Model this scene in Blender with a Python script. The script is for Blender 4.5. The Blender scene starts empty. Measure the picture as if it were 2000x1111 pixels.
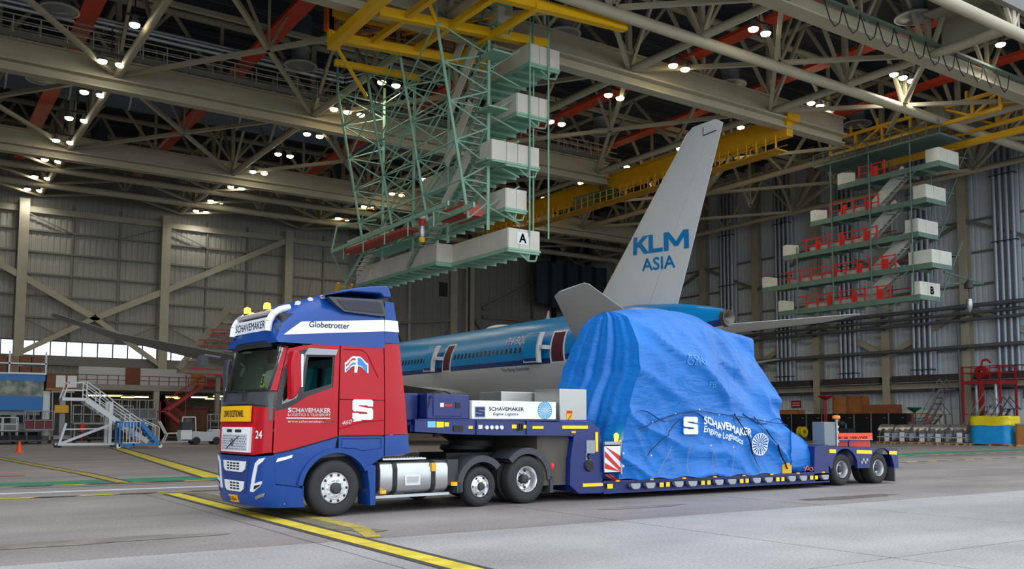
import bpy, bmesh, math, random
from mathutils import Vector as V, Matrix
from mathutils.geometry import delaunay_2d_cdt
random.seed(7)
SC = bpy.context.scene
COL = SC.collection
R = math.radians
PI = math.pi

# ---------------------------------------------------------------- camera
# world: X runs along the hangar's back wall, Y runs into the hangar, Z up; metres
FPX, HCAM = 1786.0, 1.66
YAW, PIT, ROL = R(34.06), math.atan(139 / 1786.0), R(0.18)
_f0 = V((math.sin(YAW), math.cos(YAW), 0)); _r0 = V((math.cos(YAW), -math.sin(YAW), 0)); _u0 = V((0, 0, 1))
_f = _f0 * math.cos(PIT) + _u0 * math.sin(PIT)
_u1 = _u0 * math.cos(PIT) - _f0 * math.sin(PIT)
_r = _r0 * math.cos(ROL) + _u1 * math.sin(ROL)
_u = _u1 * math.cos(ROL) - _r0 * math.sin(ROL)
cam = bpy.data.objects.new('camera', bpy.data.cameras.new('camera'))
COL.objects.link(cam)
cam.data.sensor_width = 36; cam.data.lens = FPX / 2000 * 36
cam.data.shift_y = (688 - 555.5) / 2000
cam.data.clip_end = 600
cam.matrix_world = Matrix(((_r.x, _u.x, -_f.x, 0), (_r.y, _u.y, -_f.y, 0), (_r.z, _u.z, -_f.z, HCAM), (0, 0, 0, 1)))
SC.camera = cam

# ---------------------------------------------------------------- sky and exposure
w = bpy.data.worlds.new('overcast_sky'); SC.world = w; w.use_nodes = True
bg = w.node_tree.nodes['Background']
bg.inputs[0].default_value = (0.86, 0.93, 1.0, 1); bg.inputs[1].default_value = 1.75
SC.view_settings.view_transform = 'Standard'; SC.view_settings.look = 'None'
SC.view_settings.gamma = 1; SC.view_settings.use_curve_mapping = False
SC.view_settings.exposure = 0.35
SC.cycles.max_bounces = 8; SC.cycles.diffuse_bounces = 5; SC.cycles.glossy_bounces = 3
SC.cycles.transparent_max_bounces = 8; SC.cycles.transmission_bounces = 4
SC.cycles.caustics_reflective = False; SC.cycles.caustics_refractive = False
LAMP_W = 260.0

# ---------------------------------------------------------------- materials
MATS = {}
def mat(name, col, rough=.6, metal=0, noise=0, scale=3, bump=0, spec=.5, coat=0, emit=0, coords='Object'):
    if name in MATS: return MATS[name]
    m = bpy.data.materials.new(name); m.use_nodes = True; MATS[name] = m
    nt = m.node_tree; b = nt.nodes['Principled BSDF']
    c = tuple(((x / 255) / 12.92 if x / 255 < .04045 else ((x / 255 + .055) / 1.055) ** 2.4) for x in col) + (1,)
    b.inputs['Base Color'].default_value = c
    b.inputs['Roughness'].default_value = rough; b.inputs['Metallic'].default_value = metal
    b.inputs['Specular IOR Level'].default_value = spec
    b.inputs['Coat Weight'].default_value = coat; b.inputs['Coat Roughness'].default_value = .08
    if emit:
        b.inputs['Emission Color'].default_value = c; b.inputs['Emission Strength'].default_value = emit
    if noise or bump:
        tc = nt.nodes.new('ShaderNodeTexCoord'); n = nt.nodes.new('ShaderNodeTexNoise')
        n.inputs['Scale'].default_value = scale; n.inputs['Detail'].default_value = 6
        nt.links.new(tc.outputs[coords], n.inputs['Vector'])
        if noise:
            r = nt.nodes.new('ShaderNodeMapRange'); r.inputs[1].default_value = .3; r.inputs[2].default_value = .7
            r.inputs[3].default_value = 1 - noise; r.inputs[4].default_value = 1 + noise * .6
            nt.links.new(n.outputs[0], r.inputs[0])
            mx = nt.nodes.new('ShaderNodeMix'); mx.data_type = 'RGBA'; mx.blend_type = 'MULTIPLY'
            mx.inputs['Factor'].default_value = 1; mx.inputs['A'].default_value = c
            nt.links.new(r.outputs[0], mx.inputs['B']); nt.links.new(mx.outputs['Result'], b.inputs['Base Color'])
        if bump:
            bp = nt.nodes.new('ShaderNodeBump'); bp.inputs['Strength'].default_value = bump; bp.inputs['Distance'].default_value = .05
            nt.links.new(n.outputs[0], bp.inputs['Height']); nt.links.new(bp.outputs[0], b.inputs['Normal'])
    return m
def glass(name, col, mixf=.35, rough=.04):
    if name in MATS: return MATS[name]
    m = bpy.data.materials.new(name); m.use_nodes = True; MATS[name] = m
    nt = m.node_tree; nt.nodes.remove(nt.nodes['Principled BSDF'])
    t = nt.nodes.new('ShaderNodeBsdfTransparent'); t.inputs[0].default_value = (*col, 1)
    g = nt.nodes.new('ShaderNodeBsdfGlossy'); g.inputs['Roughness'].default_value = rough
    fr = nt.nodes.new('ShaderNodeFresnel'); fr.inputs[0].default_value = 1.5
    ad = nt.nodes.new('ShaderNodeMath'); ad.operation = 'MULTIPLY_ADD'; ad.inputs[1].default_value = 1; ad.inputs[2].default_value = mixf * .3
    mx = nt.nodes.new('ShaderNodeMixShader')
    nt.links.new(fr.outputs[0], ad.inputs[0]); nt.links.new(ad.outputs[0], mx.inputs[0])
    nt.links.new(t.outputs[0], mx.inputs[1]); nt.links.new(g.outputs[0], mx.inputs[2])
    nt.links.new(mx.outputs[0], nt.nodes['Material Output'].inputs[0])
    return m

# ---------------------------------------------------------------- mesh helpers
class MB:
    def __init__(s): s.v = []; s.f = []
    def add(s, vs, fs):
        k = len(s.v); s.v += [tuple(p) for p in vs]; s.f += [tuple(i + k for i in f) for f in fs]; return s
    def box(s, a, b):
        x0, y0, z0 = [min(p, q) for p, q in zip(a, b)]; x1, y1, z1 = [max(p, q) for p, q in zip(a, b)]
        return s.add([(x0,y0,z0),(x1,y0,z0),(x1,y1,z0),(x0,y1,z0),(x0,y0,z1),(x1,y0,z1),(x1,y1,z1),(x0,y1,z1)],
                     [(0,3,2,1),(4,5,6,7),(0,1,5,4),(1,2,6,5),(2,3,7,6),(3,0,4,7)])
    def bar(s, p, q, w, h=None, up=(0, 0, 1)):
        p, q = V(p), V(q); h = w if h is None else h
        d = (q - p).normalized(); u = V(up)
        if abs(d.dot(u)) > .98: u = V((0, 1, 0)) if abs(d.y) < .9 else V((1, 0, 0))
        a = d.cross(u).normalized() * w / 2; b = a.cross(d).normalized() * h / 2
        vs = [p - a - b, p + a - b, p + a + b, p - a + b, q - a - b, q + a - b, q + a + b, q - a + b]
        return s.add(vs, [(0,1,2,3),(7,6,5,4),(0,4,5,1),(1,5,6,2),(2,6,7,3),(3,7,4,0)])
    def tube(s, p, q, r, n=8, r2=None, caps=True):
        p, q = V(p), V(q); r2 = r if r2 is None else r2; d = (q - p).normalized()
        u = V((0, 0, 1)) if abs(d.z) < .9 else V((1, 0, 0)); a = d.cross(u).normalized(); b = d.cross(a)
        vs = [p + (a * math.cos(t) + b * math.sin(t)) * r for t in [2 * PI * i / n for i in range(n)]]
        vs += [q + (a * math.cos(t) + b * math.sin(t)) * r2 for t in [2 * PI * i / n for i in range(n)]]
        fs = [(i, n + i, n + (i + 1) % n, (i + 1) % n) for i in range(n)]
        if caps: fs += [tuple(range(n)), tuple(range(2 * n - 1, n - 1, -1))]
        return s.add(vs, fs)
    def path(s, pts, r, n=6):
        for a, b in zip(pts, pts[1:]): s.tube(a, b, r, n)
        return s
    def prism(s, pts, ax, a, b):
        """pts: 2-D outline (u,v); ax: axis index of the extrusion between a and b"""
        def mk(p, d):
            return {0: (d, p[0], p[1]), 1: (p[0], d, p[1]), 2: (p[0], p[1], d)}[ax]
        n = len(pts)
        ar = sum(pts[i][0] * pts[(i + 1) % n][1] - pts[(i + 1) % n][0] * pts[i][1] for i in range(n))
        if (ar > 0) == (ax == 1): pts = pts[::-1]
        if a > b: a, b = b, a
        vs = [mk(p, a) for p in pts] + [mk(p, b) for p in pts]
        return s.add(vs, [tuple(range(n - 1, -1, -1)), tuple(range(n, 2 * n))] + [(i, (i + 1) % n, n + (i + 1) % n, n + i) for i in range(n)])
    def lathe(s, prof, c, ax='y', n=32, close=False):
        """prof: (radius, along) points, revolved about axis through c"""
        c = V(c); vs = []
        for r, t in prof:
            for i in range(n):
                a = 2 * PI * i / n; u, w_ = r * math.cos(a), r * math.sin(a)
                vs.append(c + (V((u, t, w_)) if ax == 'y' else V((t, u, w_)) if ax == 'x' else V((u, w_, t))))
        fs = [(j * n + i, j * n + (i + 1) % n, (j + 1) * n + (i + 1) % n, (j + 1) * n + i) for j in range(len(prof) - 1) for i in range(n)]
        if close: fs += [tuple(range(n)), tuple(range((len(prof) - 1) * n, len(prof) * n))]
        return s.add(vs, fs)
    def grid(s, fn, nu, nv):
        vs = [fn(i / nu, j / nv) for j in range(nv + 1) for i in range(nu + 1)]
        return s.add(vs, [(j * (nu + 1) + i, j * (nu + 1) + i + 1, (j + 1) * (nu + 1) + i + 1, (j + 1) * (nu + 1) + i) for j in range(nv) for i in range(nu)])
    def mesh(s, name, smooth=None, fix=False):
        me = bpy.data.meshes.new(name); me.from_pydata(s.v, [], s.f); me.update()
        if fix:
            bm = bmesh.new(); bm.from_mesh(me); bmesh.ops.recalc_face_normals(bm, faces=bm.faces); bm.to_mesh(me); bm.free()
        if smooth is not None:
            me.shade_smooth()
            if smooth < 180: me.set_sharp_from_angle(angle=R(smooth))
        return me
    def o(s, name, m, parent=None, smooth=None, fix=False, bevel=0, label=None, kind=None):
        me = s.mesh(name, smooth, fix); me.materials.append(m)
        ob = bpy.data.objects.new(name, me); COL.objects.link(ob); ob.parent = parent
        if bevel:
            b = ob.modifiers.new('bevel', 'BEVEL'); b.width = bevel; b.segments = 2; b.limit_method = 'ANGLE'
            if smooth is None: me.shade_smooth(); me.set_sharp_from_angle(angle=R(40))
        if label: ob['label'] = label
        if kind: ob['kind'] = kind
        return ob
def tag(o, label, cat, group=None, kind=None):
    o['label'] = label; o['category'] = cat
    if group: o['group'] = group
    if kind: o['kind'] = kind
    return o
def thing(name, label, cat, loc=(0, 0, 0), rz=0, group=None):
    o = bpy.data.objects.new(name, None); COL.objects.link(o); o.location = loc; o.rotation_euler = (0, 0, rz)
    o.empty_display_size = .2
    return tag(o, label, cat, group)
def struct(name, label=None):
    o = bpy.data.objects.new(name, None); COL.objects.link(o); o['kind'] = 'structure'
    if label: o['label'] = label
    return o
def inst(src, parent, loc=(0, 0, 0), rz=0, name=None, scale=None, rot=None):
    o = src.copy(); COL.objects.link(o); o.parent = parent; o.location = loc
    o.rotation_euler = rot or (0, 0, rz)
    if scale: o.scale = scale
    if name: o.name = name
    return o
def copy_tree(o, loc=None, rz=None, label=None, parent=None):
    c = o.copy(); COL.objects.link(c); c.parent = parent
    if loc is not None: c.location = loc
    if rz is not None: c.rotation_euler.z = rz
    if label: c['label'] = label
    for ch in list(o.children): copy_tree(ch, parent=c)
    return c
def text2d(body, h, width=None, bold=0, shear=0, space=1.0):
    """outline of a word as flat (verts, faces); cap height h, optional total width"""
    cu = bpy.data.curves.new('t', 'FONT'); cu.body = body; cu.size = 1; cu.shear = shear
    cu.space_character = space; cu.resolution_u = 3
    ob = bpy.data.objects.new('t', cu); COL.objects.link(ob)
    dg = bpy.context.evaluated_depsgraph_get(); me = bpy.data.meshes.new_from_object(ob.evaluated_get(dg))
    vs = [tuple(v.co[:2]) for v in me.vertices]; fs = [tuple(p.vertices) for p in me.polygons]
    bpy.data.objects.remove(ob); bpy.data.curves.remove(cu); bpy.data.meshes.remove(me)
    x0 = min(v[0] for v in vs); x1 = max(v[0] for v in vs)
    y0 = min(v[1] for v in vs); y1 = max(v[1] for v in vs)
    sy = h / .69; sx = sy if width is None else width / (x1 - x0)
    out = [((x - x0) * sx, y * sy) for x, y in vs]
    if bold <= 0: return out, fs
    k = len(out); dv = [(-bold, 0), (bold, 0), (0, bold), (0, -bold)]          # heavier strokes: shifted copies
    return [(x + dx * sy, y + dy * sy) for dx, dy in dv for x, y in out], [tuple(i + k * j for i in f) for j in range(4) for f in fs]
def flat2d(name, vf, fn, m, parent, label=None):
    mb = MB(); mb.add([fn(x, y) for x, y in vf[0]], vf[1]); return mb.o(name, m, parent, label=label)
def inpoly(x, y, poly):
    c = False; n = len(poly)
    for i in range(n):
        (x0, y0), (x1, y1) = poly[i], poly[(i + 1) % n]
        if (y0 > y) != (y1 > y) and x < (x1 - x0) * (y - y0) / (y1 - y0) + x0: c = not c
    return c
def patch2d(poly, holes=(), step=.12):
    """triangulate a 2-D outline with inner grid points; returns verts, tris, boundary edges"""
    vs, es = [], []
    for ring in [poly, *holes]:
        k = len(vs); pts = []
        for (a, b), (c, d) in zip(ring, ring[1:] + ring[:1]):
            n = max(1, int(math.hypot(c - a, d - b) / step + .5))
            pts += [(a + (c - a) * i / n, b + (d - b) * i / n) for i in range(n)]
        vs += pts; es += [(k + i, k + (i + 1) % len(pts)) for i in range(len(pts))]
    xs = [p[0] for p in poly]; ys = [p[1] for p in poly]
    nx = int((max(xs) - min(xs)) / step); ny = int((max(ys) - min(ys)) / step)
    for i in range(1, nx + 1):
        for j in range(1, ny + 1):
            x, y = min(xs) + i * step, min(ys) + j * step + (i % 2) * .003
            if inpoly(x, y, poly) and not any(inpoly(x, y, h) for h in holes): vs.append((x, y))
    r = delaunay_2d_cdt([V(p) for p in vs], es, [], 0, 1e-5)
    ov = [tuple(p) for p in r[0]]; fs = []
    for f in r[2]:
        cx = sum(ov[i][0] for i in f) / len(f); cy = sum(ov[i][1] for i in f) / len(f)
        if inpoly(cx, cy, poly) and not any(inpoly(cx, cy, h) for h in holes): fs.append(tuple(f))
    cnt = {}
    for f in fs:
        for a, b in zip(f, f[1:] + f[:1]): cnt[(a, b)] = 1
    be = [e for e in cnt if (e[1], e[0]) not in cnt]
    return ov, fs, be
def panel(name, poly, fn, m, parent, off=0, rim=.03, step=.12, holes=(), label=None, smooth=40):
    """a curved sheet: 2-D outline mapped by fn(s, t, offset), with an inward rim"""
    ov, fs, be = patch2d([tuple(p) for p in poly], [list(h) for h in holes], step)
    mb = MB(); n = len(ov)
    vs = [fn(s, t, off) for s, t in ov]; vs += [fn(s, t, off - rim) for s, t in ov]
    mb.add(vs, fs + [(b, a, a + n, b + n) for a, b in be])
    o = mb.o(name, m, parent, smooth=smooth, label=label)
    bm = bmesh.new(); bm.from_mesh(o.data)
    bmesh.ops.delete(bm, geom=[v for v in bm.verts if not v.link_faces], context='VERTS'); bm.to_mesh(o.data); bm.free()
    return o
def lerp(tab, x):
    if x <= tab[0][0]: return tab[0][1]
    for (a, b), (c, d) in zip(tab, tab[1:]):
        if x <= c: return b + (d - b) * (x - a) / (c - a)
    return tab[-1][1]
def sstep(a, b, x):
    t = min(1, max(0, (x - a) / (b - a))); return t * t * (3 - 2 * t)
# ================================================================= SETTING
XW, YW, XL, YF = 82.0, 101.0, -22.0, 26.0        # right wall, back wall, left wall, roof front edge
beige = mat('beige_steel', (160, 155, 136), .6, 0, .12, .8)
cream = mat('cream_steel', (178, 170, 146), .55, 0, .08, .6)
girtm = mat('girt_grey', (112, 112, 104), .7)
clad = mat('wall_cladding', (148, 147, 138), .75, 0, .1, .25)
cladd = mat('partition_grey', (122, 120, 116), .8, 0, .1, .2)
cladr = mat('right_cladding', (196, 204, 212), .6, 0, .08, .3)
white = mat('white_paint', (222, 224, 224), .5, 0, .06, 2)
black = mat('black_matt', (22, 23, 26), .6)
darkg = mat('dark_grey', (52, 54, 58), .6)
yellow = mat('crane_yellow', (226, 170, 20), .45, 0, .1, 1)
redm = mat('signal_red', (196, 36, 30), .5, 0, .1, 1)
orange = mat('orange_beam', (206, 62, 28), .6, 0, .15, .5)
green = mat('dock_green', (134, 176, 152), .5, 0, .12, 1)
steel = mat('galvanised_steel', (170, 174, 178), .35, .7, .12, 4)
zinc = mat('zinc_pipe', (196, 200, 206), .4, .4, .1, 3)

# ---- floor: inner hall sheet, apron slabs, painted lines
def floor_mat(name, col, k):
    m = mat(name, col, .55, 0, .1, .7, .04, .35)
    nt = m.node_tree; b = nt.nodes['Principled BSDF']
    src = b.inputs['Base Color'].links[0].from_socket
    g = nt.nodes.new('ShaderNodeNewGeometry')
    n = nt.nodes.new('ShaderNodeTexNoise'); n.inputs['Scale'].default_value = 28; n.inputs['Detail'].default_value = 3
    n2 = nt.nodes.new('ShaderNodeTexNoise'); n2.inputs['Scale'].default_value = .22; n2.inputs['Detail'].default_value = 5
    mp = nt.nodes.new('ShaderNodeMapping'); mp.inputs['Scale'].default_value = (.6, 1.8, 1)
    nt.links.new(g.outputs['Position'], n.inputs['Vector']); nt.links.new(g.outputs['Position'], mp.inputs[0]); nt.links.new(mp.outputs[0], n2.inputs['Vector'])
    for q, lo, hi in ((n, 1 - k, 1 + k), (n2, .74, 1.14)):
        r = nt.nodes.new('ShaderNodeMapRange'); r.inputs[1].default_value = .32; r.inputs[2].default_value = .68
        r.inputs[3].default_value = lo; r.inputs[4].default_value = hi; nt.links.new(q.outputs[0], r.inputs[0])
        mx = nt.nodes.new('ShaderNodeMix'); mx.data_type = 'RGBA'; mx.blend_type = 'MULTIPLY'; mx.inputs['Factor'].default_value = 1
        nt.links.new(src, mx.inputs['A']); nt.links.new(r.outputs[0], mx.inputs['B']); src = mx.outputs['Result']
    nt.links.new(src, b.inputs['Base Color'])
    return m
conc = floor_mat('apron_concrete', (160, 157, 156), .26)
concd = floor_mat('worn_concrete', (138, 131, 128), .26)
hallf = floor_mat('hall_concrete', (138, 131, 128), .2)
floor = struct('floor', 'grey concrete apron and hangar floor with painted lines')
MB().box((XL - 30, 22.7, -.3), (XW + 40, YW + 1, 0)).o('hall_floor_sheet', hallf, floor)
MB().box((-80, -60, -.32), (140, 22.7, -.03)).o('joint_bed', mat('joint_tar', (70, 68, 66), .9), floor)
xs = [4.95 + 5.52 * i for i in range(-6, 14)]
ys = [22.69, 17.32, 12.2, 6.95, 1.7, -3.5]
ys2 = [-8.7 - 5.2 * i for i in range(4)]
g = .018
for j in range(len(ys) - 1):
    for i in range(len(xs) - 1):
        m = concd if ys[j + 1] > 12 else conc
        dz = random.uniform(-.004, 0)
        MB().box((xs[i] + g, ys[j + 1] + g, -.3), (xs[i + 1] - g, ys[j] - g, dz)).o('concrete_slab', m, floor)
ym = mat('line_yellow', (206, 184, 52), .7, 0, .3, 2.5)
ymf = mat('line_yellow_faded', (168, 150, 62), .75, 0, .35, 3)
lb = mat('line_black', (62, 60, 58), .8, 0, .2, 2)
gm = mat('line_green', (40, 122, 92), .7, 0, .2, 1.2)
wm = mat('line_white', (205, 205, 208), .7, 0, .2, 1.2)
rm = mat('line_red', (176, 40, 42), .7, 0, .2, 1.2)
def line(name, pts, wd, m, z=.004):
    mb = MB(); n = len(pts); L, Rr = [], []
    for i, p in enumerate(pts):
        a = V(pts[max(0, i - 1)]); b = V(pts[min(n - 1, i + 1)]); d = (b - a).normalized(); q = V((-d.y, d.x)) * wd / 2
        L.append((p[0] + q.x, p[1] + q.y, z)); Rr.append((p[0] - q.x, p[1] - q.y, z))
    mb.add(L + Rr, [(i, i + n, i + n + 1, i + 1) for i in range(n - 1)]); return mb.o(name, m, floor)
line('line_border', [(5.53, 5), (5.53, 22.3)], .52, lb, .003); line('yellow_line', [(5.53, 5), (5.53, 22.35)], .31, ym, .005)
line('line_border', [(6.3, 12.9), (6.0, 13.6), (6.1, 19.5), (6.0, 22.4)], .42, mat('worn_mark', (112, 104, 80), .8, 0, .3, 4), .003)
line('faded_yellow_line', [(5.9, 12.3), (6.25, 13.6), (6.3, 17.5)], .25, ymf, .0045)
line('line_border', [(12.2, 64), (9.9, 43.6), (8.4, 30), (8.2, 28.2)], .95, lb, .003); line('yellow_line', [(12.2, 64), (9.9, 43.6), (8.4, 30), (8.2, 28.2)], .6, ym, .005)
line('line_border', [(3.9, 60), (4.2, 48), (4.75, 39), (5.25, 32.5), (5.4, 27.1)], .55, lb, .003); line('yellow_line', [(3.9, 60), (4.2, 48), (4.75, 39), (5.25, 32.5), (5.4, 27.1)], .32, ymf, .005)
line('green_line', [(-20, 27.6), (2.4, 27.55), (8.4, 28.45), (30, 29.2), (60, 31.8), (80, 33)], 1.75, gm, .002)
line('white_line', [(-20, 24.1), (6.0, 24.35), (14, 24.4)], .34, wm, .003)
line('white_line', [(12, 23.4), (36, 23.35), (35.3, 19.5), (35.2, 10)][0:2], .12, wm, .003)
line('red_line', [(-20, 31.6), (3.5, 32.1)], .5, rm, .003)
for k in range(-9, 44):
    for y0, nm in ((26.6 + .055 * max(0, 1.0 * k * 1.7), 'far'), (22.62 + .04 * max(0, k * 1.7), 'near')):
        x = k * 1.7
        MB().add([(x, y0 - .12, .006), (x + .85, y0 - .12, .006), (x + 1.1, y0 + .14, .006), (x + .25, y0 + .14, .006)], [(0, 1, 2, 3)]).o('hazard_dash', ym if k % 3 else ymf, floor)
        MB().add([(x + .85, y0 - .12, .006), (x + 1.7, y0 - .12, .006), (x + 1.95, y0 + .14, .006), (x + 1.1, y0 + .14, .006)], [(0, 1, 2, 3)]).o('hazard_dash', lb, floor)
for y0 in (24.9, 25.5, 26.0):
    line('door_rail', [(-30, y0), (100, y0 + 4.2)], .09, mat('rail_steel', (96, 92, 90), .4, .6), .005)
# dark stains
def stain(name, c, a, b, m, n=22):
    mb = MB(); pts = []
    for i in range(n):
        t = 2 * PI * i / n; k = random.uniform(.75, 1.1); pts.append((c[0] + a * k * math.cos(t), c[1] + b * k * math.sin(t), .0025))
    mb.add(pts, [tuple(range(n))]); return mb.o(name, m, floor)
sm = mat('oil_stain', (98, 91, 87), .4, 0, .3, 3); sm2 = mat('brown_stain', (122, 114, 109), .6, 0, .3, 2)
stain('oil_stain', (18.2, 13.2), 1.9, .33, sm); stain('oil_stain', (12.5, 13.9), 1.3, .25, sm2); stain('oil_stain', (1.9, 14.0), 2.4, .35, sm2)

# ---- back wall
wb = struct('wall_back', 'beige sheet metal back wall with steel columns, girts and braces')
XM = 44.5
EV = 23.6
WZ0, WZ1 = 8.25, 9.72
def cladding(mb, x0, x1, z0, z1, step=.55):
    """trapezoidal sheet: shallow ribs"""
    n = max(1, int((x1 - x0) / step)); d = (x1 - x0) / n; p = []
    for i in range(n):
        x = x0 + i * d; p += [(x, 0), (x + d * .55, 0), (x + d * .65, .05), (x + d * .9, .05)]
    p.append((x1, 0)); k = len(p)
    mb.add([(x, YW + y, z0) for x, y in p] + [(x, YW + y, z1) for x, y in p], [(i, i + 1, k + i + 1, k + i) for i in range(k - 1)])
mb = MB(); cladding(mb, XL, XM, WZ1, 33); mb.o('cladding_sheet', clad, wb)
mb = MB(); cladding(mb, XL, XM, 0, WZ0); mb.o('cladding_sheet', clad, wb)
mb = MB(); cladding(mb, XM, XW, 0, 33, 1.2); mb.o('partition_sheet', cladd, wb)
MB().box((30.0, YW - .02, WZ0), (XM, YW + .1, WZ1)).o('cladding_sheet', clad, wb)
MB().box((XL, YW + .6, 0), (XW, YW + .9, WZ0)).o('outer_leaf', cladd, wb); MB().box((XL, YW + .6, WZ1), (XW, YW + .9, 33)).o('outer_leaf', cladd, wb)
MB().box((30, YW + .6, WZ0), (XW, YW + .9, WZ1)).o('outer_leaf', cladd, wb)
cols = [-3.6, 9.86, 23.3, 36.8]
for x in cols:
    b = MB(); b.box((x - .45, YW - 1.0, 0), (x + .45, YW - .94, EV)).box((x - .45, YW - .3, 0), (x + .45, YW - .24, EV)).box((x - .05, YW - .95, 0), (x + .05, YW - .28, EV))
    b.o('column', beige, wb)
    for k in (1, 2): MB().box((x + 13.45 * k / 3 - .09, YW - .2, WZ1), (x + 13.45 * k / 3 + .09, YW, EV)).o('wind_post', girtm, wb)
for z in (12.0, 14.2, 16.35, 18.55, 20.7): MB().box((XL, YW - .24, z - .09), (XM, YW - .02, z + .09)).o('girt', girtm, wb)
MB().box((XL, YW - .4, 22.4), (XM, YW, 23.0)).o('eaves_beam', beige, wb)
MB().box((XL, YW - .5, 7.3), (XM, YW, 8.2)).o('sill_beam', girtm, wb); MB().box((XL, YW - .4, 5.9), (XM, YW, 6.5)).o('sill_beam', girtm, wb)
def xbr(a, b, wd=.5): MB().bar((a[0], YW - .75, a[1]), (b[0], YW - .75, b[1]), .3, wd).o('brace', beige, wb)
xbr((9.86, 15.9), (16.6, 12.2), .62); xbr((16.6, 12.2), (23.3, 15.5), .62); xbr((16.6, 12.2), (9.0, 7.8)); xbr((16.6, 12.2), (23.3, 7.5))
xbr((23.3, 15.5), (36.8, 22.6), .62); xbr((9.86, 15.9), (-3.6, 22.6), .62)
for x in (9.86, 23.3):
    MB().bar((x, YW - .5, 22.4), (x + 4.4, YW - .3, 20.7), .12).o('brace', girtm, wb)
    MB().bar((x + 13.45, YW - .5, 22.4), (x + 9, YW - .3, 20.7), .12).o('brace', girtm, wb)
    MB().bar((x, YW - .5, 12), (x + 4.4, YW - .3, 9.9), .12).o('brace', girtm, wb)
    MB().bar((x + 13.45, YW - .5, 12), (x + 9, YW - .3, 9.9), .12).o('brace', girtm, wb)
# partition frame: posts and diagonals
def post(px, wd, m=girtm, z1=33, d=.5): MB().box((px - wd / 2, YW - d, 0), (px + wd / 2, YW, z1)).o('partition_post', m, wb)
post(46.2, .5, darkg); post(49.2, .8, beige); post(52.6, .35, mat('pale_tube', (140, 140, 138), .5)); post(59.0, 1.0, beige); post(61.2, 1.3, beige, d=.8); post(61.0, .3, darkg, d=.9)
post(75.0, .45, black, d=.6); post(81.0, .5, darkg)
post(56.6, .5, darkg, 12)
def pbr(a, b, wd=.45): MB().bar((a[0], YW - .4, a[1]), (b[0], YW - .4, b[1]), .3, wd).o('brace', girtm, wb)
pbr((63.4, 15.6), (80.6, 15.4)); pbr((63.4, 16.6), (71.6, 20.8)); pbr((71.4, 20.8), (80.6, 15.6)); pbr((71.4, 20.5), (71.4, 15.5)); pbr((62.3, 15), (67, 9.5))
pbr((50.5, 14), (58.5, 14.8)); pbr((50.5, 13.8), (54.4, 8)); pbr((58.5, 13.5), (55, 8.5), .3); pbr((46.2, 14.2), (49, 14), .3); pbr((46.2, 10.2), (49, 10.4), .3)
MB().box((57.0, YW - .12, 17.8), (58.2, YW - .02, 19.6)).o('louvre', black, wb)
# windows: one strip, each pane its own piece
win = struct('window_1', 'strip of daylight windows along the back wall'); fr = darkg
MB().box((XL, YW - .08, WZ0 - .06), (30, YW + .12, WZ0 + .03)).o('window_frame', fr, win); MB().box((XL, YW - .08, WZ1 - .03), (30, YW + .12, WZ1 + .06)).o('window_frame', fr, win)
gp = glass('window_glass', (.92, .96, 1), .2)
x = -20.6
while x < 29.5:
    MB().box((x - .05, YW - .06, WZ0), (x + .05, YW + .1, WZ1)).o('mullion', fr, win)
    MB().box((x + .05, YW + .01, WZ0), (x + 1.4, YW + .03, WZ1)).o('pane', gp, win); x += 1.45

# ---- left and front edge (outside the frame)
wl = struct('wall_left'); MB().box((XL - .4, YF, 0), (XL, YW, 33)).o('cladding_sheet', clad, wl)

# ---- right wall
wr = struct('wall_right', 'ribbed grey sheet metal right wall with columns and pipes')
def cladx(mb, y0, y1, z0, z1, step=.5):
    n = max(1, int((y1 - y0) / step)); d = (y1 - y0) / n; p = []
    for i in range(n):
        y = y0 + i * d; p += [(y, 0), (y + d * .5, 0), (y + d * .6, .06), (y + d * .9, .06)]
    p.append((y1, 0)); k = len(p)
    mb.add([(XW + t, y, z0) for y, t in p] + [(XW + t, y, z1) for y, t in p], [(i, k + i, k + i + 1, i + 1) for i in range(k - 1)])
rcols = [29.4 + 8.2 * i for i in range(9)]
for i in range(len(rcols)):
    y0 = rcols[i]; y1 = y0 + 8.2 if i < 8 else YW
    for z0, z1 in ((3.1, 5.6), (5.6, 8.6), (8.6, 11.5), (11.5, 14.5), (14.5, 17.5), (17.5, 20.5), (20.5, 33)):
        b = MB(); cladx(b, y0, y1, z0 + .02, z1 - .02); b.o('cladding_sheet', cladr, wr)
    MB().box((XW - .05, y0, 0), (XW + .1, y1, 3.1)).o('plinth_panel', white, wr)
    for z in (8.6, 11.5, 14.5, 17.5, 20.5): MB().box((XW - .2, y0, z - .1), (XW, y1, z + .1)).o('girt', girtm, wr)
    if i % 2 == 0:
        MB().bar((XW - .5, y0, 12.5), (XW - .5, y0 + 8.2, 8.4), .3, .55).o('brace', beige, wr); MB().bar((XW - .5, y0, 20.6), (XW - .5, y0 + 8.2, 17), .2, .3).o('brace', girtm, wr)
    else:
        MB().bar((XW - .5, y0, 8.4), (XW - .5, y0 + 8.2, 12.5), .3, .55).o('brace', beige, wr); MB().bar((XW - .5, y0, 17), (XW - .5, y0 + 8.2, 20.6), .2, .3).o('brace', girtm, wr)
    MB().box((XW - 1.0, y0 - .4, 0), (XW - .94, y0 + .4, 33)).box((XW - .3, y0 - .4, 0), (XW - .24, y0 + .4, 33)).box((XW - .96, y0 - .06, 0), (XW - .26, y0 + .06, 33)).o('column', beige, wr)
MB().box((XW + .4, 26, 0), (XW + .6, YW, 33)).o('outer_leaf', cladd, wr)
MB().box((XW - .7, 26, 5.1), (XW - .1, YW, 5.6)).o('crane_rail_beam', beige, wr); MB().box((XW - .8, 26, 4.85), (XW - .1, YW, 4.98)).o('crane_rail_beam', darkg, wr)
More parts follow.
